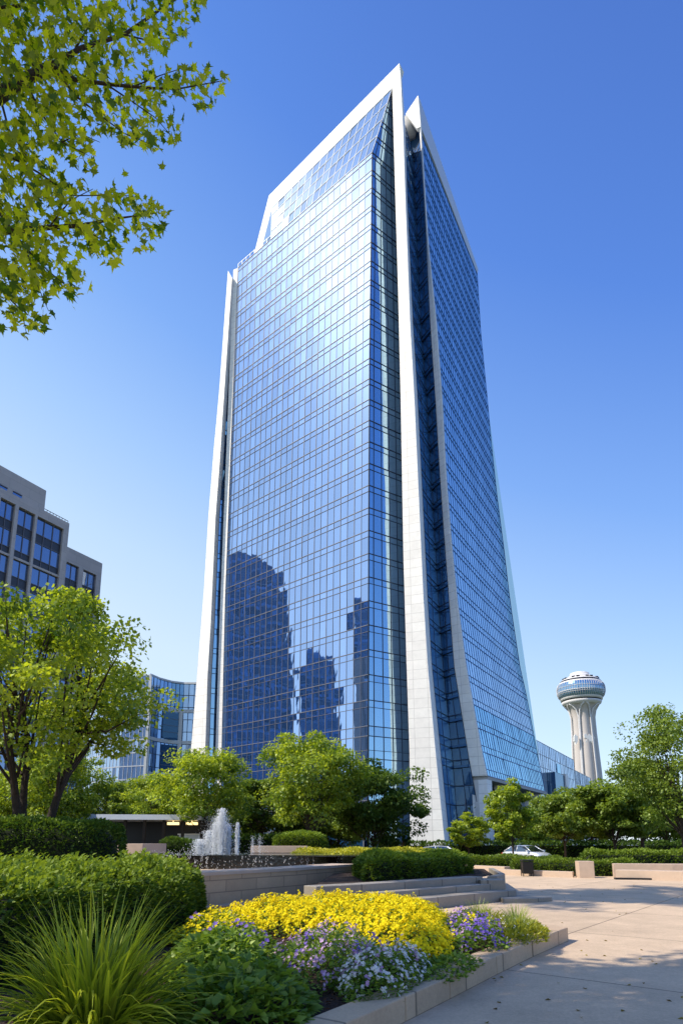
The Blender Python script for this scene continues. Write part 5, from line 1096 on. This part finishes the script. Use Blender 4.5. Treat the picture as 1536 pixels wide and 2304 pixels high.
block('dark_slab', 'flat dark slab on the plaza right of the square pillar', 'slab', [(12.7, 30.0), (14.4, 29.6), (14.3, 29.3), (12.6, 29.6)], 0, .09, M['dark'])
GH = 'low clipped hedges between plaza and street'
hedge('low_hedge', 'low clipped hedge directly behind the square pillar', 'hedge', [(9.2, 34.6), (12, 32.6), (15, 32.3), (15, 33.6), (12, 34.2), (9.8, 35.8)], 0, .75, .11, 8000, 'leafH', rnd=.3, seed=12, group=GH, tiplight=.7)
hedge('low_hedge', 'long low clipped hedge farther back along the right street', 'hedge', [(13.5, 35.6), (26, 34.4), (30, 36), (14, 37.2)], 0, 1.15, .14, 12000, 'leafH', rnd=.4, seed=13, group=GH, tiplight=.9)
hedge('low_hedge', 'low hedge in front of the silver car', 'hedge', [(7.8, 42.6), (12.3, 40.2), (14, 40.2), (14, 41.6), (8.2, 44)], 0, .74, .13, 9000, 'leafB', rnd=.4, seed=14, group=GH)
hedge('low_hedge', 'dark low hedge between the yellow planter and the street', 'hedge', [(3.4, 42.6), (7.0, 43.0), (7.0, 44), (3.4, 43.8)], 0, 1.1, .14, 5000, 'leafC', rnd=.4, seed=15, group=GH)
mb = MB(); mb.add([(7.8, 42, .03), (9.6, 37.2, .03), (12.4, 33.4, .03), (16, 31.9, .03), (60, 30.5, .03), (60, 43.8, .03), (7.6, 43.8, .03)], [range(7)]); 
M['lawn'] = mat('lawn', (.06, .11, .025), .95, var=.3, scale=8, bump=.6, bscale=50); o = mb.build('lawn', M['lawn']); o['kind'] = 'structure'
n_ = 150; X0 = np.concatenate([rng.uniform(-1, 14, n_), rng.uniform(.5, 5, 40)]); Y0 = np.concatenate([rng.uniform(6, 26, n_), rng.uniform(6, 11, 40)]); kk = ~inside([(p_[0], p_[1]) for p_ in L_] + [(-1, 15.5), (-10, 15), (-10, 2)], X0, Y0) & ~((X0 < 6.2) & (Y0 > 14)); X0 = X0[kk]; Y0 = Y0[kk]; n_ = len(X0)
P = np.stack([X0, Y0, np.full(n_, .019)], 1); D = norm(np.stack([rng.normal(size=n_), rng.normal(size=n_), np.zeros(n_)], 1)); X, Yv, Z = frames(D, norm(rng.normal(size=(n_, 3)) * .12 + [0, 0, 1.])); M['dry'] = leafmat('dry_leaf', (.10, .06, .02), (.32, .26, .05), .1, 0)
o = inst_mesh('fallen_leaves', LEAF_V, LEAF_F, P, X, Yv, Z, np.stack([rng.uniform(.03, .05, n_), rng.uniform(.05, .08, n_), np.full(n_, .12)], 1), rng.uniform(0, 1, n_), M['dry']); tag(o, 'small dry leaves scattered over the plaza paving', 'leaf litter', kind='stuff')
# litter bin
bp_ = gnd(1186, 1972); lb = thing('litter_bin', 'dark grey litter bin on short legs beside the young tree', 'litter bin', bp_)
mb = MB(); w_, d_ = .27, .22
mb.add([(-w_ * .86, -d_, .14), (w_ * .86, -d_, .14), (w_ * .86, d_, .14), (-w_ * .86, d_, .14), (-w_, -d_ * 1.15, .74), (w_, -d_ * 1.15, .74), (w_, d_ * 1.15, .74), (-w_, d_ * 1.15, .74)], [(0, 3, 2, 1), (4, 5, 6, 7), (0, 1, 5, 4), (1, 2, 6, 5), (2, 3, 7, 6), (3, 0, 4, 7)]); o = mb.build('bin_body', M['dark'], lb)
bv = o.modifiers.new('bevel', 'BEVEL'); bv.width = .03; bv.segments = 3
mb = MB(); mb.box(-.29, .29, -.27, .27, .77, .83); o = mb.build('lid', M['dark'], lb); bv = o.modifiers.new('bevel', 'BEVEL'); bv.width = .025; bv.segments = 3
for sx in (-1, 1):
    mb = MB(); mb.box(sx * .25 - .02, sx * .25 + .02, -.2, -.16, 0, .80); mb.build('leg', M['dark'], lb); mb = MB(); mb.box(sx * .25 - .02, sx * .25 + .02, .16, .2, 0, .80); mb.build('leg', M['dark'], lb)
# small ornamental shrubs by the pier
rs_ = make_tree('red_shrub', 'small clipped shrub with red top beside the dark tree trunk', 'shrub', (at(905, 1900, 60).x, 60, 0), 2.6, .75, 1.2, .05, 71, 'leafC', nclump=24, per=120, lsize=.12)
M['red'] = leafmat('red_leaves', (.25, .03, .02), (.6, .10, .05), .3)
rs_.children[1].data.materials[0] = M['red']
br_ = make_tree('brown_shrub', 'rounded brown leaved shrub left of the red shrub', 'shrub', (at(877, 1900, 60).x, 60, 0), 2.5, .85, .8, .05, 72, 'leafC', nclump=24, per=120, lsize=.12)
M['brn'] = leafmat('brown_leaves', (.08, .045, .03), (.28, .17, .12), .2); br_.children[1].data.materials[0] = M['brn']
# ------------------------------------------------------------------ cars
def carpaint(name, c):
    m, nt, out = newmat(name); p = N(nt, 'ShaderNodeBsdfPrincipled', Roughness=.28, Metallic=.35); p.inputs['Base Color'].default_value = col4(c); p.inputs['Coat Weight'].default_value = .8
    nt.links.new(p.outputs[0], out.inputs[0]); return m
M['silver'] = carpaint('silver_paint', (.72, .75, .80)); M['carwhite'] = carpaint('white_car_paint', (.8, .82, .84)); M['carblue'] = carpaint('blue_grey_paint', (.25, .33, .45)); M['carred'] = carpaint('dark_grey_paint', (.10, .10, .11))
M['carglass'] = glassmat('car_glass', tint=(.7, .8, .9), base=(.01, .015, .02), refl=.3, soft=0, wob=0)
M['tyre'] = mat('tyre_rubber', (.02, .02, .02), .85); M['rim'] = mat('alloy', (.5, .5, .52), .3, .8); M['hl'] = mat('headlight_lens', (.85, .87, .9), .15, .1); M['tl'] = mat('tail_light_lens', (.5, .02, .02), .25)
def make_car(label, loc, rz, paint, group):
    t_ = thing('parked_car', label, 'car', loc, group, rz)
    # stations along x: (x, half width, z bottom, belt z, roof z or None, roof half width)
    st_ = [(-2.2, .70, .42, .74), (-2.12, .80, .28, .86), (-1.7, .87, .22, .93), (-1.0, .90, .20, .95), (0, .90, .20, .95), (.9, .90, .20, .95), (1.5, .88, .20, .88), (1.95, .82, .22, .78), (2.2, .68, .30, .64)]
    V = []; n_ = 10
    for x, w_, zb_, zt_ in st_:
        V += [(x, -w_ * .9, zb_), (x, -w_, zb_ + .12), (x, -w_ * 1.0, (zb_ + zt_) / 2 + .05), (x, -w_ * .95, zt_ - .05), (x, -w_ * .8, zt_), (x, w_ * .8, zt_), (x, w_ * .95, zt_ - .05), (x, w_, (zb_ + zt_) / 2 + .05), (x, w_, zb_ + .12), (x, w_ * .9, zb_)]
    mb = MB(); fs = []
    for i in range(len(st_) - 1):
        for k in range(n_): q = i * n_ + k; q2 = i * n_ + (k + 1) % n_; fs.append((q, q2, q2 + n_, q + n_))
    fs.append(list(range(n_))[::-1]); fs.append([(len(st_) - 1) * n_ + k for k in range(n_)]); mb.add(V, fs, 0, True)
    # roof shell
    rf_ = [(-1.15, .58, 1.36), (-.5, .62, 1.45), (.1, .62, 1.45), (.45, .60, 1.40)]
    V = []
    for x, w_, z in rf_: V += [(x, -w_, z - .05), (x, -w_ * .7, z), (x, w_ * .7, z), (x, w_, z - .05)]
    fs = [(i * 4 + k, i * 4 + k + 1, i * 4 + k + 5, i * 4 + k + 4) for i in range(3) for k in range(3)]; mb.add(V, fs, 0, True)
    # pillars
    for sy in (-1, 1):
        mb.tube([(1.3, sy * .80, .90), (.45, sy * .60, 1.38)], .035, 6); mb.tube([(-1.85, sy * .78, .92), (-1.15, sy * .58, 1.33)], .05, 6); mb.tube([(-.35, sy * .845, .93), (-.38, sy * .61, 1.40)], .035, 6)
    mb.build('body', paint, t_)
    g = MB(); g.quad((1.3, -.78, .90), (1.3, .78, .90), (.46, .58, 1.38), (.46, -.58, 1.38)); g.build('windscreen', M['carglass'], t_)
    g = MB(); g.quad((-1.85, .76, .92), (-1.85, -.76, .92), (-1.16, -.56, 1.33), (-1.16, .56, 1.33)); g.build('rear_window', M['carglass'], t_)
    for sy in (-1, 1):
        g = MB(); g.quad((1.25, sy * .80, .92), (-.32, sy * .85, .94), (-.36, sy * .61, 1.39), (.44, sy * .60, 1.36)); g.build('side_window', M['carglass'], t_)
        g = MB(); g.quad((-.38, sy * .85, .94), (-1.78, sy * .79, .93), (-1.15, sy * .585, 1.32), (-.40, sy * .61, 1.39)); g.build('side_window', M['carglass'], t_)
        g = MB(); g.add([(2.02, sy * .48, .60), (1.9, sy * .80, .60), (1.82, sy * .83, .74), (2.0, sy * .5, .74), (2.17, sy * .48, .56), (2.0, sy * .78, .56), (1.95, sy * .78, .70), (2.12, sy * .48, .68)], [(4, 5, 6, 7), (0, 1, 5, 4), (1, 2, 6, 5), (2, 3, 7, 6), (3, 0, 4, 7)]); g.build('headlight', M['hl'], t_)
        g = MB(); g.box(-2.2, -2.05, sy * .66 - .12, sy * .66 + .12, .66, .80); g.build('tail_light', M['tl'], t_)
        g = MB(); g.box(.95, 1.12, sy * .98 - .09, sy * .98 + .09, .92, 1.06); g.build('mirror', paint, t_)
        for x in (-1.35, 1.38):
            w_ = MB(); pr = [(.0, -.02), (.20, -.02), (.20, .0), (.315, 0), (.33, .03), (.33, .17), (.315, .2), (0, .2)]
            base_ = len(w_.v)
            for (r, y) in pr:
                for k in range(20): a = 2 * PI * k / 20; w_.v.append((x + r * math.cos(a), sy * (.92 - y), .33 + r * math.sin(a)))
            for j in range(len(pr) - 1):
                for k in range(20): w_.f.append([j * 20 + k, j * 20 + (k + 1) % 20, (j + 1) * 20 + (k + 1) % 20, (j + 1) * 20 + k]); w_.m.append(1 if j < 2 else 0); w_.sm.append(False)
            w_.build('wheel', [M['tyre'], M['rim']], t_)
    return t_
GC = 'cars parked along the street'
make_car('silver car seen front on behind the slim tree trunk', (at(1184, 1930, 55).x, 55, 0), R(-60), M['silver'], GC)
make_car('silver car roof showing above the end of the yellow hedge', (at(992, 1920, 47).x, 47, 0), R(-12), M['silver'], GC)
make_car('blue grey car partly hidden under the trees right of the silver car', (at(1290, 1920, 68).x, 68, .0), R(-8), M['carblue'], GC)
make_car('white car farther right under the trees', (at(1360, 1920, 72).x, 72, .0), R(172), M['carwhite'], GC)
make_car('white car at the far right under the trees', (at(1430, 1920, 66).x, 66, .0), R(5), M['carwhite'], GC)
make_car('blue grey car beside the pavilion left of the fountain', (at(305, 1880, 60).x, 58.8, .5), R(15), M['carblue'], GC)
# ------------------------------------------------------------------ daylight
SUN_AZ = (-1.0, -.27); SUN_EL = 47.0
sd = Vector((SUN_AZ[0], SUN_AZ[1], 0)).normalized() * math.cos(R(SUN_EL)) + Vector((0, 0, math.sin(R(SUN_EL))))
sl = bpy.data.lights.new('sun', 'SUN'); sl.energy = 5.7; sl.angle = R(.5); sl.color = (1, .90, .75)
so = bpy.data.objects.new('sun', sl); COL.objects.link(so); so.rotation_euler = sd.to_track_quat('Z', 'Y').to_euler(); so.location = (-30, 0, 60)
w = bpy.data.worlds.new('World'); sc.world = w; w.use_nodes = True; nt = w.node_tree; nt.nodes.clear(); L = nt.links.new
sk = N(nt, 'ShaderNodeTexSky', sky_type='NISHITA'); sk.sun_disc = False; sk.sun_elevation = R(SUN_EL); sk.sun_rotation = math.atan2(SUN_AZ[0], SUN_AZ[1])
sk.air_density = 1.0; sk.dust_density = .2; sk.ozone_density = 3.0; sk.altitude = 0
bg = N(nt, 'ShaderNodeBackground', Strength=.05); L(sk.outputs[0], bg.inputs[0])
# clear-day gradient over the physical sky: paler low and toward the sun, deep blue high and away from it
tc = N(nt, 'ShaderNodeTexCoord'); sp = N(nt, 'ShaderNodeSeparateXYZ'); L(tc.outputs['Generated'], sp.inputs[0])
ma = N(nt, 'ShaderNodeMath', operation='MULTIPLY_ADD'); ma.inputs[1].default_value = .35; L(sp.outputs[0], ma.inputs[0]); L(sp.outputs[2], ma.inputs[2])
cr_ = N(nt, 'ShaderNodeValToRGB'); L(ma.outputs[0], cr_.inputs[0]); e = cr_.color_ramp.elements
RAMP = [(.0, (.76, .88, 1.0)), (.2, (.68, .83, 1.0)), (.32, (.56, .75, 1.0)), (.45, (.39, .61, .98)), (.6, (.21, .42, .92)), (.8, (.085, .235, .76)), (1.0, (.045, .135, .54))]
e[0].position = 0; e[0].color = col4(RAMP[0][1]); e[1].position = 1; e[1].color = col4(RAMP[-1][1])
for p_, c_ in RAMP[1:-1]: q_ = e.new(p_); q_.color = col4(c_)
bg2 = N(nt, 'ShaderNodeBackground', Strength=.86); L(cr_.outputs[0], bg2.inputs[0])
ads = N(nt, 'ShaderNodeAddShader'); L(bg.outputs[0], ads.inputs[0]); L(bg2.outputs[0], ads.inputs[1])
wo = N(nt, 'ShaderNodeOutputWorld'); L(ads.outputs[0], wo.inputs[0])
